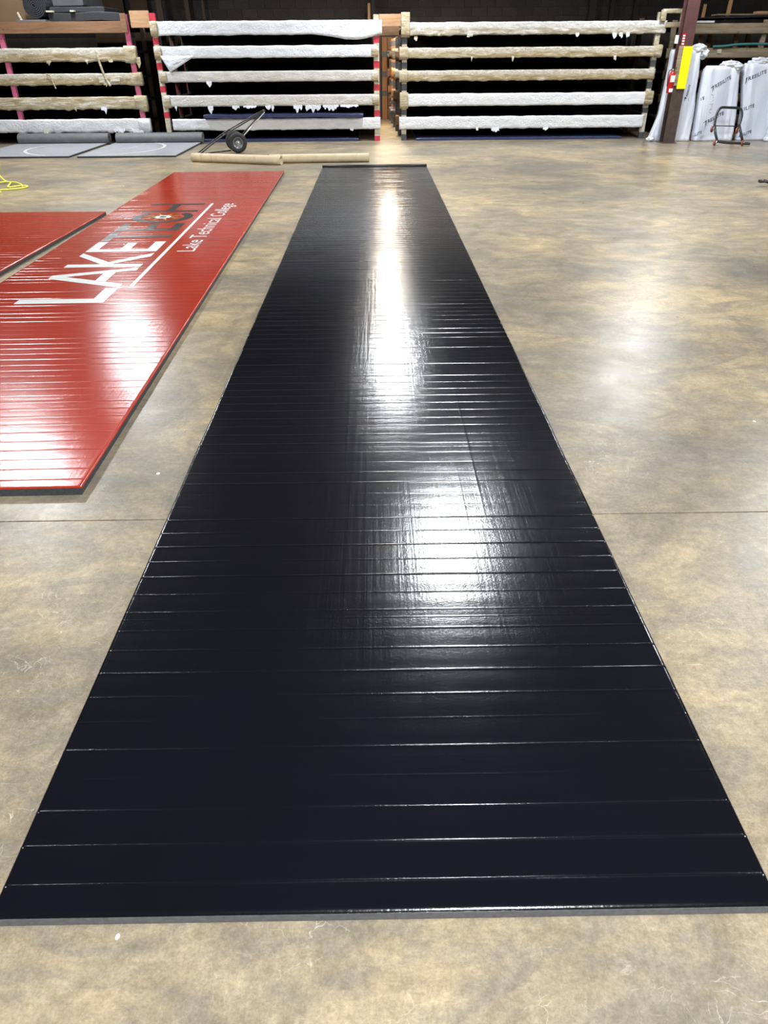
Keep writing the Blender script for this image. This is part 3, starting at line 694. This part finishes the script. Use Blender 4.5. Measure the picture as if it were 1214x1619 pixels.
# ------------------------------------------------------------------ things lying in and on the racks
def slab(name, x0, x1, y0, y1, z0, z1, m, label, cat='mat', wav=0.0, group=None, seed=0):
    bm = bmesh.new(); nx = 40; A = []
    for i in range(nx+1):
        x = x0 + (x1-x0)*i/nx; d = wav*noise.noise((x*1.1, seed, 1)); e = min(0.01, (z1-z0)*.3) if i in (0, nx) else 0
        A.append([bm.verts.new(p) for p in ((x, y0, z0+d+e), (x, y1, z0+d+e), (x, y1, z1+d-e), (x, y0+0.008, z1+d-e), (x, y0, z1+d-0.008-e))])
    for a, b in zip(A, A[1:]):
        for j in range(5): bm.faces.new((a[j], a[(j+1) % 5], b[(j+1) % 5], b[j]))
    bm.faces.new(A[0]); bm.faces.new(A[-1][::-1])
    o = obj(name, bm, m, None); tag(o, label, cat, group); return o
slab('folded_mat', -3.86, -0.24, YR-.19, 20.4, .497, .57, M['navy'], 'navy blue mat hanging over the bottom beam of the white wrapped rack', wav=.02, seed=2)
slab('flat_mat', -4.5, -0.36, YR-.10, 20.9, .002, .065, M['navy'], 'navy blue mat on the floor under the white wrapped rack')
slab('flat_mat', 0.97, 5.75, YR-.12, 20.9, .002, .055, M['navy'], 'navy blue mat on the floor under the crinkled rack right of the aisle')
# top of rack A
cb = thing('cardboard_box', 'large brown cardboard box on top of the left rack', 'box', (-8.55, 19.6, 2.335))
box('carton', -.75, .92, -.3, .5, 0, .75, M['cardboard'], cb)
box('flap', .922, .928, -.3, .5, .42, .76, M['cardboard'], cb, .001)
# rolled dark foam, end towards the viewer
fr = thing('foam_roll', 'rolled dark foam mat lying on top of the left rack with its spiral end showing', 'roll', (-7.22, 18.85, 2.375))
bm = bmesh.new(); n = 150; turns = 6.5; pa = []
R0 = .262
for i in range(n+1):
    a = PI*0.75 - 2*PI*turns*i/n; r = R0 - (R0-0.03)*i/n
    pa.append((a, r))
th = (R0-.03)/turns*0.72
v1 = [[bm.verts.new((math.cos(a)*(r-d), yy, R0 + math.sin(a)*(r-d)*0.98)) for (a, r) in pa] for yy in (-.02, 1.6) for d in (0, th)]
for i in range(n):
    o0, i0, o1, i1 = v1
    bm.faces.new((o0[i], o0[i+1], i0[i+1], i0[i])); bm.faces.new((o1[i], i1[i], i1[i+1], o1[i+1]))
    bm.faces.new((o0[i], o1[i], o1[i+1], o0[i+1])); bm.faces.new((i0[i], i0[i+1], i1[i+1], i1[i]))
bm.faces.new((v1[0][0], v1[1][0], v1[3][0], v1[2][0])); bm.faces.new((v1[0][n], v1[2][n], v1[3][n], v1[1][n]))
obj('spiral', bm, M['foam_grey'], fr)
tag(box('thin_sheet', -7.62, -7.02, 18.76, 19.9, 2.337, 2.372, M['foam_light']), 'thin grey sheet under the foam roll on the left rack', 'sheet')
slab('folded_foam', -6.94, -5.42, 18.80, 20.2, 2.342, 2.49, M['foam_grey'], 'dark charcoal folded foam at the bottom of the stack on the left rack', 'foam', .03, seed=4)
slab('folded_foam', -6.92, -5.75, 18.88, 20.2, 2.512, 2.60, M['foam_grey'], 'charcoal folded foam in the middle of the stack on the left rack', 'foam', .01, seed=5)
slab('folded_foam', -6.85, -6.20, 18.95, 20.3, 2.625, 2.82, M['stack_grey'], 'lighter grey folded foam on top of the stack on the left rack', 'foam', .01, seed=6)
tag(box('batten', -6.96, -6.82, 18.74, 18.86, 2.50, 2.53, M['cream']), 'short pale batten end sticking out of the foam stack', 'wood')
tag(box('batten', -6.45, -6.36, 18.74, 18.86, 2.505, 2.535, M['cream']), 'second pale batten end on the foam stack, further right', 'wood')
sl = tag(box('sliver', -.02, .02, -.01, .01, 0, .18, M['cream']), 'pale sliver of wood leaning on the cardboard box', 'wood'); sl.location = (-7.52, 18.79, 2.336); sl.rotation_euler = (0, -.35, 0)
# brown panels and studs standing behind the left racks
def upright(x, y, w_, d_, z0, z1, m, label, name='wood_stud', cat='stud', group=None, lean=0.0):
    bm = bmesh.new(); add_box(bm, -w_/2, w_/2, -d_/2, d_/2, 0, z1-z0, .004)
    o = obj(name, bm, m); o.location = (x, y, z0); o.rotation_euler = (0, lean, 0); return tag(o, label, cat, group)
M['brown_panel'] = noisy('brown panel', (0.075, 0.042, 0.022), (0.10, 0.058, 0.03), 3, 0.8)
upright(-7.7, 25.6, .95, .05, .01, 4.2, M['brown_panel'], 'brown hardboard panel standing behind the left rack beside the cardboard box', 'panel', 'panel')
upright(-6.75, 25.5, .50, .05, .01, 4.2, M['brown_panel'], 'narrow brown hardboard panel standing behind the left pine bridging board', 'panel', 'panel')
upright(-5.95, 24.95, .17, .09, .01, 3.6, M['dark_wood_z'], 'dark wooden stud with a red tape band behind the white wrapped rack', lean=-.03)
upright(-5.30, 25.6, .12, .09, .01, 3.8, M['dark_wood_z'], 'second dark wooden stud behind the white wrapped rack', lean=-.03)
upright(-4.85, 25.7, .07, .09, .01, 3.8, M['dark_wood_z'], 'thin dark stud, rightmost of those behind the white wrapped rack', lean=-.03)
upright(-.10, 25.2, .075, .09, .01, 2.93, M['pine_z'], 'thin orange stud standing behind the left side of the aisle')
upright(0.02, 25.75, .11, .09, .01, 4.2, M['steel_dark'], 'dark steel angle against the block wall beside the aisle', 'steel_angle', 'steel')
for (x, w_, s) in ((6.48, .21, 'wide dark steel post against the block wall above the crinkled rack'), (7.06, .12, 'narrow dark steel post right of the wide one against the block wall'), (7.72, .06, 'thin dark pipe against the block wall left of the maroon column')):
    upright(x, 25.75, w_, .1, .01, 6.15, M['steel_dark'], s, 'steel_post', 'post')
upright(8.02, 21.1, .065, .05, 2.31, 2.66, M['pine_z'], 'shorter orange stud standing on the weathered rack', lean=.02)
upright(8.62, 21.1, .085, .05, 2.32, 3.05, M['pine_z'], 'taller orange stud standing on the weathered rack', lean=.02)
# top of rack D
tag(box('white_board', 7.05, 7.75, 19.62, 19.95, 2.247, 2.285, M['label_white'], bev=.003), 'white board edge lying on top of the weathered rack', 'board')
bm = bmesh.new(); prev = None
for i in range(41):
    x = 7.2 + 4.2*i/40; z = 2.335 + 0.055*min(1, i/14) + 0.01*noise.noise((x*3, 1, 1)) 
    cur = [bm.verts.new(p) for p in ((x, 19.66, z-.045*min(1, .2+i/14)), (x, 19.66, z), (x, 21.0, z+.01), (x, 21.0, z-.045*min(1, .2+i/14)))]
    if prev:
        for j in range(4): bm.faces.new((prev[j], cur[j], cur[(j+1) % 4], prev[(j+1) % 4]))
    else: bm.faces.new(cur)
    prev = cur
bm.faces.new(prev[::-1]); tag(obj('plastic_sheet', bm, M['black_plastic']), 'black plastic sheet spread over the top of the weathered rack', 'sheet')
tag(box('pine_board', 8.75, 9.9, 19.75, 20.0, 2.412, 2.46, M['pine_x']), 'orange pine board lying on the black sheet at the top right', 'board')
tag(box('grey_board', 8.1, 9.3, 20.42, 20.8, 2.41, 2.44, M['old_wood']), 'grey weathered board behind the orange pine board', 'board')
tag(tube('hose', smooth_path([(7.78, 19.51, 1.79), (8.05, 19.50, 1.80), (8.3, 19.50, 1.825), (8.7, 19.50, 1.835), (9.3, 19.50, 1.825), (10.2, 19.5, 1.80)], 6), .024, M['teal'], None, 8), 'teal hose lying along the second beam of the weathered rack', 'hose')

# ------------------------------------------------------------------ steel column with guard and extinguisher
col = thing('steel_column', 'maroon steel column with a yellow guard plate in front of the wrapped mats', 'column', (6.475, 17.75, 0))
bm = bmesh.new()
prof = [(-.125,-.125),(.125,-.125),(.125,-.108),(.008,-.108),(.008,.108),(.125,.108),(.125,.125),(-.125,.125),(-.125,.108),(-.008,.108),(-.008,-.108),(-.125,-.108)]
lo = [bm.verts.new((x, y, 0.001)) for x, y in prof]; hi = [bm.verts.new((x, y, 6.19)) for x, y in prof]
for i in range(12): bm.faces.new((lo[i], lo[(i+1) % 12], hi[(i+1) % 12], hi[i]))
bm.faces.new(lo[::-1]); bm.faces.new(hi)
obj('shaft', bm, M['column'], col)
box('base_plate', -.16, .16, -.16, .16, .0005, .012, M['column'], col, .002)
box('guard_plate', -.055, .135, -.15, -.127, 1.03, 1.79, M['yellow'], col, .004)
box('guard_side', -.15, -.056, -.148, -.127, 1.09, 1.80, M['old_wood'], col, .003)
box('notice', -.26, -.19, -.126, -.121, 1.84, 1.985, M['label_white'], col, .001)
box('notice_bracket', -.19, -.126, -.122, -.112, 1.88, 1.94, M['steel_dark'], col, .001)
nt = box('notice', -.115, -.055, -.130, -.126, 1.80, 2.02, M['ext_red'], col, .001)
for zz in (1.82, 1.87, 1.915, 1.96): box('notice_panel', -.108, -.062, -.1325, -.1305, zz, zz+.028, M['label_white'], nt, .0005)
ex = thing('fire_extinguisher', 'red fire extinguisher hanging on the left side of the maroon column', 'extinguisher', (6.265, 17.56, .96))
lathe('cylinder', [(.055, 0), (.064, .006), (.066, .02), (.066, .32), (.060, .35), (.035, .385), (.022, .395)], (0,0,0), (0,0,1), M['ext_red'], ex)
lathe('valve', [(.018, .395), (.018, .43), (.012, .435)], (0,0,0), (0,0,1), M['chrome'], ex, 12)
box('handle', -.012, .075, -.01, .01, .435, .447, M['black_plastic'], ex, .002)
box('lever', -.012, .08, -.008, .008, .46, .47, M['black_plastic'], ex, .002)
box('label', -.045, .045, -.070, -.0665, .20, .32, M['label_white'], ex, .001)
box('label', -.04, .04, -.070, -.0665, .02, .085, M['label_white'], ex, .001)
tube('hose', smooth_path([(-.02, 0, .42), (-.07, 0, .41), (-.085, 0, .34), (-.08, -.01, .22), (-.075, -.01, .12)], 5), .009, M['black_plastic'], ex, 8)
box('wall_bracket', -.02, .08, .055, .075, .28, .30, M['chrome'], ex, .002)

# ------------------------------------------------------------------ wrapped mats standing at the right
def wrapped(label, prof, y0, dep, seed, tuft, texts, scrib=None):
    """prof: list of (z, x0, x1) ; a tall mat in a loose plastic sheet"""
    root = thing('wrapped_mat', label, 'mat', ((prof[0][1]+prof[0][2])/2, y0+dep/2, 0))
    ox, oy = root.location.x, root.location.y
    bm = bmesh.new(); nz = 44; na = 96; rings = []
    zt = prof[-1][0]
    def wid(z):
        for (a, b) in zip(prof, prof[1:]):
            if a[0] <= z <= b[0]:
                t = (z-a[0])/(b[0]-a[0]); t = t*t*(3-2*t) if False else t
                return a[1]+(b[1]-a[1])*t, a[2]+(b[2]-a[2])*t
        return prof[-1][1:]
    for k in range(nz+1):
        z = 0.004 + (zt-0.004)*k/nz; xa, xb = wid(z); cx, hx = (xa+xb)/2, (xb-xa)/2
        ring = []
        tb = max(0, 1 - z/0.22); tt = max(0, (z-(zt-.05))/.05)
        for j in range(na):
            a = 2*PI*j/na; c, s = math.cos(a), math.sin(a)
            ex_ = 0.38
            px = math.copysign(abs(c)**ex_, c)*hx*(1-.04*tt); py = math.copysign(abs(s)**ex_, s)*dep/2*(1-.35*tt)
            fold = 0.034*noise.noise((px*7+seed*3 + 0.5*noise.noise((z*1.2, seed, 0)), z*0.7, seed)) + 0.016*noise.noise((px*17, z*0.9, seed+4))
            crum = (0.002 + 0.04*tb)*noise.noise((px*8, z*11, seed+9)) + 0.002*noise.noise((px*20, z*20, seed))
            d = fold + crum
            lean = 0.10*z/zt
            ring.append(bm.verts.new((cx + px + (d*c*1.2) - ox, y0 + dep/2 + py + (d if s > 0 else -d) + lean - oy, z if k else .004)))
        rings.append(ring)
    for a, b in zip(rings, rings[1:]):
        for j in range(na): bm.faces.new((a[j], a[(j+1) % na], b[(j+1) % na], b[j]))
    bm.faces.new(rings[0][::-1]); bm.faces.new(rings[-1])
    bmesh.ops.recalc_face_normals(bm, faces=bm.faces[:])
    tree = BVHTree.FromBMesh(bm)
    obj('plastic_sleeve', bm, M['sheet_plastic'], root, True)
    for (tx, ty, tz, rx, ry, rz_, s) in tuft:
        tb_ = bmesh.new(); bmesh.ops.create_icosphere(tb_, subdivisions=4, radius=1)
        for v in tb_.verts:
            p = v.co.copy(); d = 1 + .38*noise.noise((p*1.9 + Vector((s, 0, 0)))) + .18*noise.noise(p*5 + Vector((0, s, 0))) + .07*noise.noise(p*12)
            v.co = Vector((tx-ox + p.x*rx*d, ty-oy + p.y*ry*d, tz + p.z*rz_*d))
        obj('bunched_end', tb_, M['plastic_white'], root, True)
    # printed words, laid on the sheet
    for (word, cx, cz, wd, ang, clipx) in texts:
        tb_ = text_bm(word, 1.12, 3, 0.022); xs = [v.co.x for v in tb_.verts]; a0, a1 = min(xs), max(xs); sc_ = wd/(a1-a0)
        for v in tb_.verts:
            v.co.x += 0.22*v.co.y; v.co = Vector(((v.co.x-(a0+a1)/2)*sc_, (v.co.y-.35)*sc_*1.0, 0))
        for off in (0, .012):   # the mark: two slanting strokes before the word
            q = [(-wd/2-.075+off*2.2, -.075+off), (-wd/2-.066+off*2.2, -.075+off), (-wd/2-.02+off, .035), (-wd/2-.034+off, .035)]
            tb_.faces.new([tb_.verts.new((x, y, 0)) for x, y in q])
        q = [(-wd/2-.085, .01), (-wd/2-.02, .022), (-wd/2-.02, .036), (-wd/2-.085, .02)]
        tb_.faces.new([tb_.verts.new((x, y, 0)) for x, y in q])
        bmesh.ops.triangulate(tb_, faces=tb_.faces[:])
        bad = []; ca, sa = math.cos(ang), math.sin(ang)
        for v in tb_.verts:
            x = cx-ox + v.co.x*ca - v.co.y*sa; z = cz + v.co.x*sa + v.co.y*ca
            h = tree.ray_cast(Vector((x, -3, z)), Vector((0, 1, 0)))
            if h[0] is None or h[1].y > -0.35 or (clipx and not (clipx[0] <= x+ox <= clipx[1])): bad.append(v)
            else: v.co = Vector((x, h[0].y-.0035, z))
        bmesh.ops.delete(tb_, geom=bad, context='VERTS')
        if tb_.faces: obj('printed_word', tb_, M['ink'], root)
        else: tb_.free()
    if scrib:
        sx, sz = scrib; rnd = random.Random(3); tb_ = bmesh.new()
        for k in range(7):
            pts = []
            for i in range(6):
                x = sx-ox + rnd.uniform(-.045, .045); z = sz - k*.055 + rnd.uniform(-.022, .022)
                h = tree.ray_cast(Vector((x, -3, z)), Vector((0, 1, 0)))
                if h[0]: pts.append((x, h[0].y-.003, z))
            if len(pts) > 2: add_tube(tb_, pts[:4], .0025, 5)
        obj('marker_scribble', tb_, M['pencil'], root)
    return root
RW_ = 'RESILITE'
wrapped('tall mat in plain white plastic standing behind the maroon column', [(0, 6.14, 7.10), (.12, 6.20, 7.10), (.5, 6.28, 7.07), (1.1, 6.34, 7.04), (1.74, 6.40, 6.99)], 17.98, .22, 1,
        [(6.92, 18.17, 1.75, .19, .10, .085, 3), (7.08, 18.2, 1.66, .10, .10, .10, 5), (6.20, 18.05, .05, .08, .10, .045, 8)],
        [(RW_, 6.84, .98, .22, 1.45, None)])
wrapped('mat in printed white plastic standing between the column and the dolly', [(0, 7.12, 8.08), (.15, 7.14, 8.06), (.6, 7.14, 8.0), (1.3, 7.12, 7.94), (1.44, 7.16, 7.92)], 17.98, .24, 2,
        [(7.72, 18.18, 1.46, .20, .10, .07, 13), (7.86, 18.10, 1.42, .10, .10, .06, 15)],
        [(RW_, 7.57, 1.14, .37, .50, None), (RW_, 7.55, .47, .36, .48, None), (RW_, 7.08, .78, .32, .42, None), (RW_, 7.16, .13, .30, .35, None)], (7.40, .90))
wrapped('mat in printed white plastic standing behind the right side of the dolly', [(0, 8.16, 9.0), (.15, 8.18, 9.0), (.6, 8.15, 8.96), (1.3, 8.02, 8.90), (1.48, 8.04, 8.86)], 18.02, .24, 3,
        [(8.35, 18.24, 1.50, .24, .10, .075, 23), (8.65, 18.24, 1.53, .2, .10, .07, 27)],
        [(RW_, 8.31, 1.26, .38, .38, None), (RW_, 8.20, .63, .37, .33, None), (RW_, 8.28, .13, .32, .35, None)])
wrapped('white wrapped mat at the right edge of the photo, in front of the others', [(0, 8.66, 9.6), (.3, 8.74, 9.6), (.8, 8.88, 9.6), (1.35, 8.98, 9.55)], 17.72, .22, 4,
        [(9.25, 17.92, 1.36, .22, .10, .07, 33)], [(RW_, 9.0, .32, .33, .40, None)])

# ------------------------------------------------------------------ upended dolly
dl = thing('dolly', 'black tubular dolly with red casters standing upended against the wrapped mats', 'dolly', (7.52, 17.30, 0))
def D(x, z, y): return (x-7.52, y-17.30, z)
top = [D(7.27, .37, 17.30), D(7.29, .50, 17.36), D(7.32, .60, 17.40), D(7.36, .66, 17.43), D(7.42, .69, 17.45), D(7.60, .685, 17.45), D(7.76, .675, 17.45), D(7.83, .64, 17.43), D(7.85, .57, 17.40), D(7.84, .48, 17.36), D(7.80, .36, 17.30)]
tube('upper_frame', smooth_path(top, 4), .026, M['black_paint'], dl, 10)
tube('side_tube', [D(7.27, .38, 17.30), D(7.285, .22, 17.20), D(7.32, .075, 17.10)], .027, M['black_paint'], dl, 10)
tube('side_tube', [D(7.80, .37, 17.30), D(7.83, .22, 17.20), D(7.86, .075, 17.10)], .027, M['black_paint'], dl, 10)
tube('lower_frame', smooth_path([D(7.32, .080, 17.12), D(7.50, .055, 17.08), D(7.75, .045, 17.04), D(7.93, .04, 17.0), D(7.98, .036, 16.98)], 4), .026, M['black_paint'], dl, 10)
tube('cross_rod', [D(7.27, .36, 17.29), D(7.80, .345, 17.29)], .010, M['black_paint'], dl, 8)
for (x, z, y) in ((7.20, .30, 17.22), (7.74, .27, 17.22), (7.24, .060, 17.03), (7.80, .057, 16.95)):
    c = bpy.data.objects.new('caster', None); COL.objects.link(c); c.parent = dl; c.location = D(x, z, y)
    rr = .062 if z > .1 else min(.058, z)
    lathe('caster_wheel', [(rr*.6, -.016), (rr*.95, -.014), (rr, -.008), (rr, .008), (rr*.95, .014), (rr*.6, .016)], (0,0,0), (.75, -.65, 0), M['caster_red'], c, 20)
    bm = bmesh.new(); ax = Vector((.75, -.65, 0)).normalized()
    for s in (-1, 1): add_tube(bm, [ax*.021*s, ax*.021*s + Vector((.03, .02, .03)), Vector((.045, .04, .05)) + ax*.012*s], .009, 6)
    add_tube(bm, [ax*-.026, ax*.026], .006, 8)
    obj('caster_fork', bm, M['chrome'], c, True)
# ------------------------------------------------------------------ hand truck
ht = thing('hand_truck', 'low black hand truck with two pneumatic tyres resting beside the cardboard tubes', 'hand truck', (-2.79, 16.5, 0))
axl = Vector((-.13, .42, 0)); an = axl.normalized()
def T(x, y, z): return (x+2.79, y-16.5, z)
for k, c in enumerate((Vector((0, 0, .192)), axl + Vector((0, 0, .192)))):
    wv = bpy.data.objects.new('wheel', None); COL.objects.link(wv); wv.parent = ht; wv.location = c
    bm = bmesh.new(); n1, n2 = 36, 12; rg = []
    ref = Vector((0,0,1)); sd = an.cross(ref)
    for i in range(n1):
        a = 2*PI*i/n1; dr = ref*math.cos(a) + sd*math.sin(a)
        rg.append([bm.verts.new(dr*(.140 + .050*math.cos(2*PI*j/n2)) + an*.045*math.sin(2*PI*j/n2)) for j in range(n2)])
    for i in range(n1):
        for j in range(n2): bm.faces.new((rg[i][j], rg[(i+1) % n1][j], rg[(i+1) % n1][(j+1) % n2], rg[i][(j+1) % n2]))
    obj('tyre', bm, M['rubber'], wv, True)
    lathe('rim', [(.104, -.034), (.100, -.036), (.088, -.018), (.045, -.016), (.040, -.034), (.018, -.036), (.018, .036), (.040, .034), (.045, .016), (.088, .018), (.100, .036), (.104, .034)], (0,0,0), an, M['rim'], wv, 30)
    lathe('hub', [(.020, -.05), (.020, .05)], (0,0,0), an, M['black_paint'], wv, 12, False)
tube('axle', [Vector((0,0,.192)) - an*.055, axl + Vector((0,0,.192)) + an*.055], .012, M['chrome'], ht, 8)
A0 = Vector((0,0,0)) + an*.09; A1 = axl - an*.09
tip = Vector(T(-3.53, 16.28, .022)); topc = Vector(T(-2.22, 16.46, .745))
for k, off in enumerate((an*-.02, an*.26)):
    p = [tip + off, tip + (topc-tip)*.35 + off + Vector((0,0,.045)), tip + (topc-tip)*.62 + off + Vector((0,0,.03)), topc + off*.7]
    tube('side_rail', smooth_path(p, 5), .0125, M['black_paint'], ht, 8)
    q = (A0 if k == 0 else A1) + Vector((.03, 0, .20))
    tube('strut', [q, q + Vector((.06, 0, .06)), topc + off*.7 + Vector((.03, 0, -.01))], .012, M['chrome'] if k == 0 else M['black_paint'], ht, 8)
tube('toe_bar', [tip + an*-.03, tip + an*.28], .018, M['black_paint'], ht, 8)
tube('grip', smooth_path([topc - an*.05 + Vector((-.02, 0, .01)), topc + an*.08 + Vector((.03, 0, .02)), topc + an*.22 + Vector((.07, 0, 0))], 4), .019, M['black_paint'], ht, 8)
mid = tip + (topc-tip)*.40 + Vector((0,0,.04))
tube('brace', [mid - an*.02, mid + an*.27], .013, M['black_paint'], ht, 8)
tube('drag_bar', [tip + Vector((.03, -.02, .0)), Vector((-.14, -.02, .045)) + an*.08], .014, M['black_paint'], ht, 8)
# ------------------------------------------------------------------ cardboard tubes
def paper_tube(a, b, r, label, seed):
    a, b = Vector(a), Vector(b); ax = (b-a).normalized()
    root = None; bm = bmesh.new(); n = 32; ref = Vector((0,0,1)); sd = ax.cross(ref)
    L = (b-a).length
    def ring(h, rr): return [bm.verts.new(ax*h + rr*(math.cos(2*PI*j/n)*ref + math.sin(2*PI*j/n)*sd)) for j in range(n)]
    hs = [L*i/12 for i in range(13)]
    ou = [ring(h, r*(1+.006*noise.noise((h*3, seed, 0)))) for h in hs]; inn = [ring(h, r-.009) for h in hs]
    for A, B in zip(ou, ou[1:]):
        for j in range(n): bm.faces.new((A[j], A[(j+1) % n], B[(j+1) % n], B[j]))
    for A, B in zip(inn, inn[1:]):
        for j in range(n): bm.faces.new((A[j], B[j], B[(j+1) % n], A[(j+1) % n]))
    for A, B in ((ou[0], inn[0]), (inn[-1], ou[-1])):
        for j in range(n): bm.faces.new((A[j], B[j], B[(j+1) % n], A[(j+1) % n]))
    o = obj('cardboard_tube', bm, M['kraft'], None, False)
    for p in o.data.polygons: p.use_smooth = True
    o.location = a; tag(o, label, 'tube'); return o
paper_tube((-3.45, 15.16, .077), (-1.70, 14.56, .077), .076, 'brown cardboard tube, left one of two, open end facing right', 1)
paper_tube((-1.95, 14.84, .074), (-.10, 14.90, .074), .073, 'brown cardboard tube, right one of two, behind the black mat', 2)
# ------------------------------------------------------------------ small things on the floor
yc = thing('extension_cord', 'yellow cord loosely coiled on the floor at the left edge', 'cord', (-5.7, 12.0, 0))
def Yp(l): return smooth_path([(x+5.7, y-12.0, z) for x, y, z in l], 6)
tube('cord', Yp([(-6.2, 12.1, .012), (-5.9, 11.75, .012), (-5.65, 11.85, .012), (-5.42, 11.95, .014), (-5.36, 12.15, .014), (-5.48, 12.2, .022), (-5.62, 12.05, .022), (-5.75, 12.45, .03), (-5.88, 12.55, .03), (-6.1, 12.4, .014)]), .011, M['yellow_cord'], yc, 8)
tube('cord', Yp([(-6.3, 11.95, .012), (-5.9, 11.62, .012), (-5.62, 11.55, .012), (-5.55, 11.62, .02), (-5.75, 11.68, .028), (-5.95, 11.9, .02), (-6.2, 12.0, .012)]), .012, M['yellow_cord'], yc, 8)
tube('cord', Yp([(-6.6, 13.6, .40), (-6.35, 13.2, .30), (-6.05, 12.75, .12), (-5.86, 12.56, .035), (-5.7, 12.5, .03), (-5.52, 12.3, .024), (-5.40, 12.05, .024)]), .010, M['yellow_cord'], yc, 8)
yr = thing('cord_reel', 'yellow plug end of a cord at the left edge in front of the grey mat', 'plug', (-7.42, 15.55, 0))
bm = bmesh.new(); bmesh.ops.create_uvsphere(bm, u_segments=20, v_segments=12, radius=.10)
for v in bm.verts: v.co = Vector((v.co.x*1.5, v.co.y*.8, v.co.z*.85 + .088))
obj('plug_body', bm, M['yellow'], yr, True)
tube('cable', smooth_path([(-.1, 0, .05), (-.3, -.1, .012), (-.6, -.4, .012)], 5), .012, M['yellow_cord'], yr, 8)
bh_ = thing('tool_handle', 'flat black handle end poking in over the floor at the right edge', 'handle', (5.80, 11.5, 0))
bm = bmesh.new(); pts = [(-.11, .03, .075, .040), (-.04, .02, .080, .042), (.05, 0, .055, .034), (.3, -.06, .022, .020), (.8, -.2, .020, .020)]; rg = []
for (x, y, z, r) in pts: rg.append([bm.verts.new((x, y + r*1.3*math.cos(2*PI*j/10), z + r*.55*math.sin(2*PI*j/10))) for j in range(10)])
for a, b in zip(rg, rg[1:]):
    for j in range(10): bm.faces.new((a[j], a[(j+1) % 10], b[(j+1) % 10], b[j]))
bm.faces.new(rg[0][::-1]); bm.faces.new(rg[-1])
obj('grip', bm, M['black_plastic'], bh_, True)
tube('shaft', smooth_path([(.5, -.11, .016), (1.0, -.3, .014), (1.6, -.35, .014)], 4), .012, M['black_plastic'], bh_, 8)
def chip(x, y, s, label, grp=None):
    bm = bmesh.new(); bmesh.ops.create_icosphere(bm, subdivisions=2, radius=1)
    for v in bm.verts:
        d = 1 + .25*noise.noise(v.co*1.5 + Vector((x*9, y*9, 0))); v.co = Vector((v.co.x*s*d, v.co.y*s*1.3*d, max(-.0, v.co.z*.2*s*d)))
    o = obj('paint_chip', bm, M['chip'], None, True); o.location = (x, y, .0003); tag(o, label, 'debris', grp)
chip(-.617, .877, .0055, 'white paint chip touching the near left edge of the black mat')
chip(-1.07, 3.05, .009, 'pale paint chip on the concrete between the red mat and the black mat')
chip(2.05, 3.55, .008, 'tiny pale chip on the concrete right of the middle of the black mat')
chip(1.9, 12.6, .010, 'tiny pale chip on the concrete right of the far end of the black mat')
chip(-3.9, 12.2, .012, 'tiny pale chip on the concrete left of the far end of the lettered red mat')
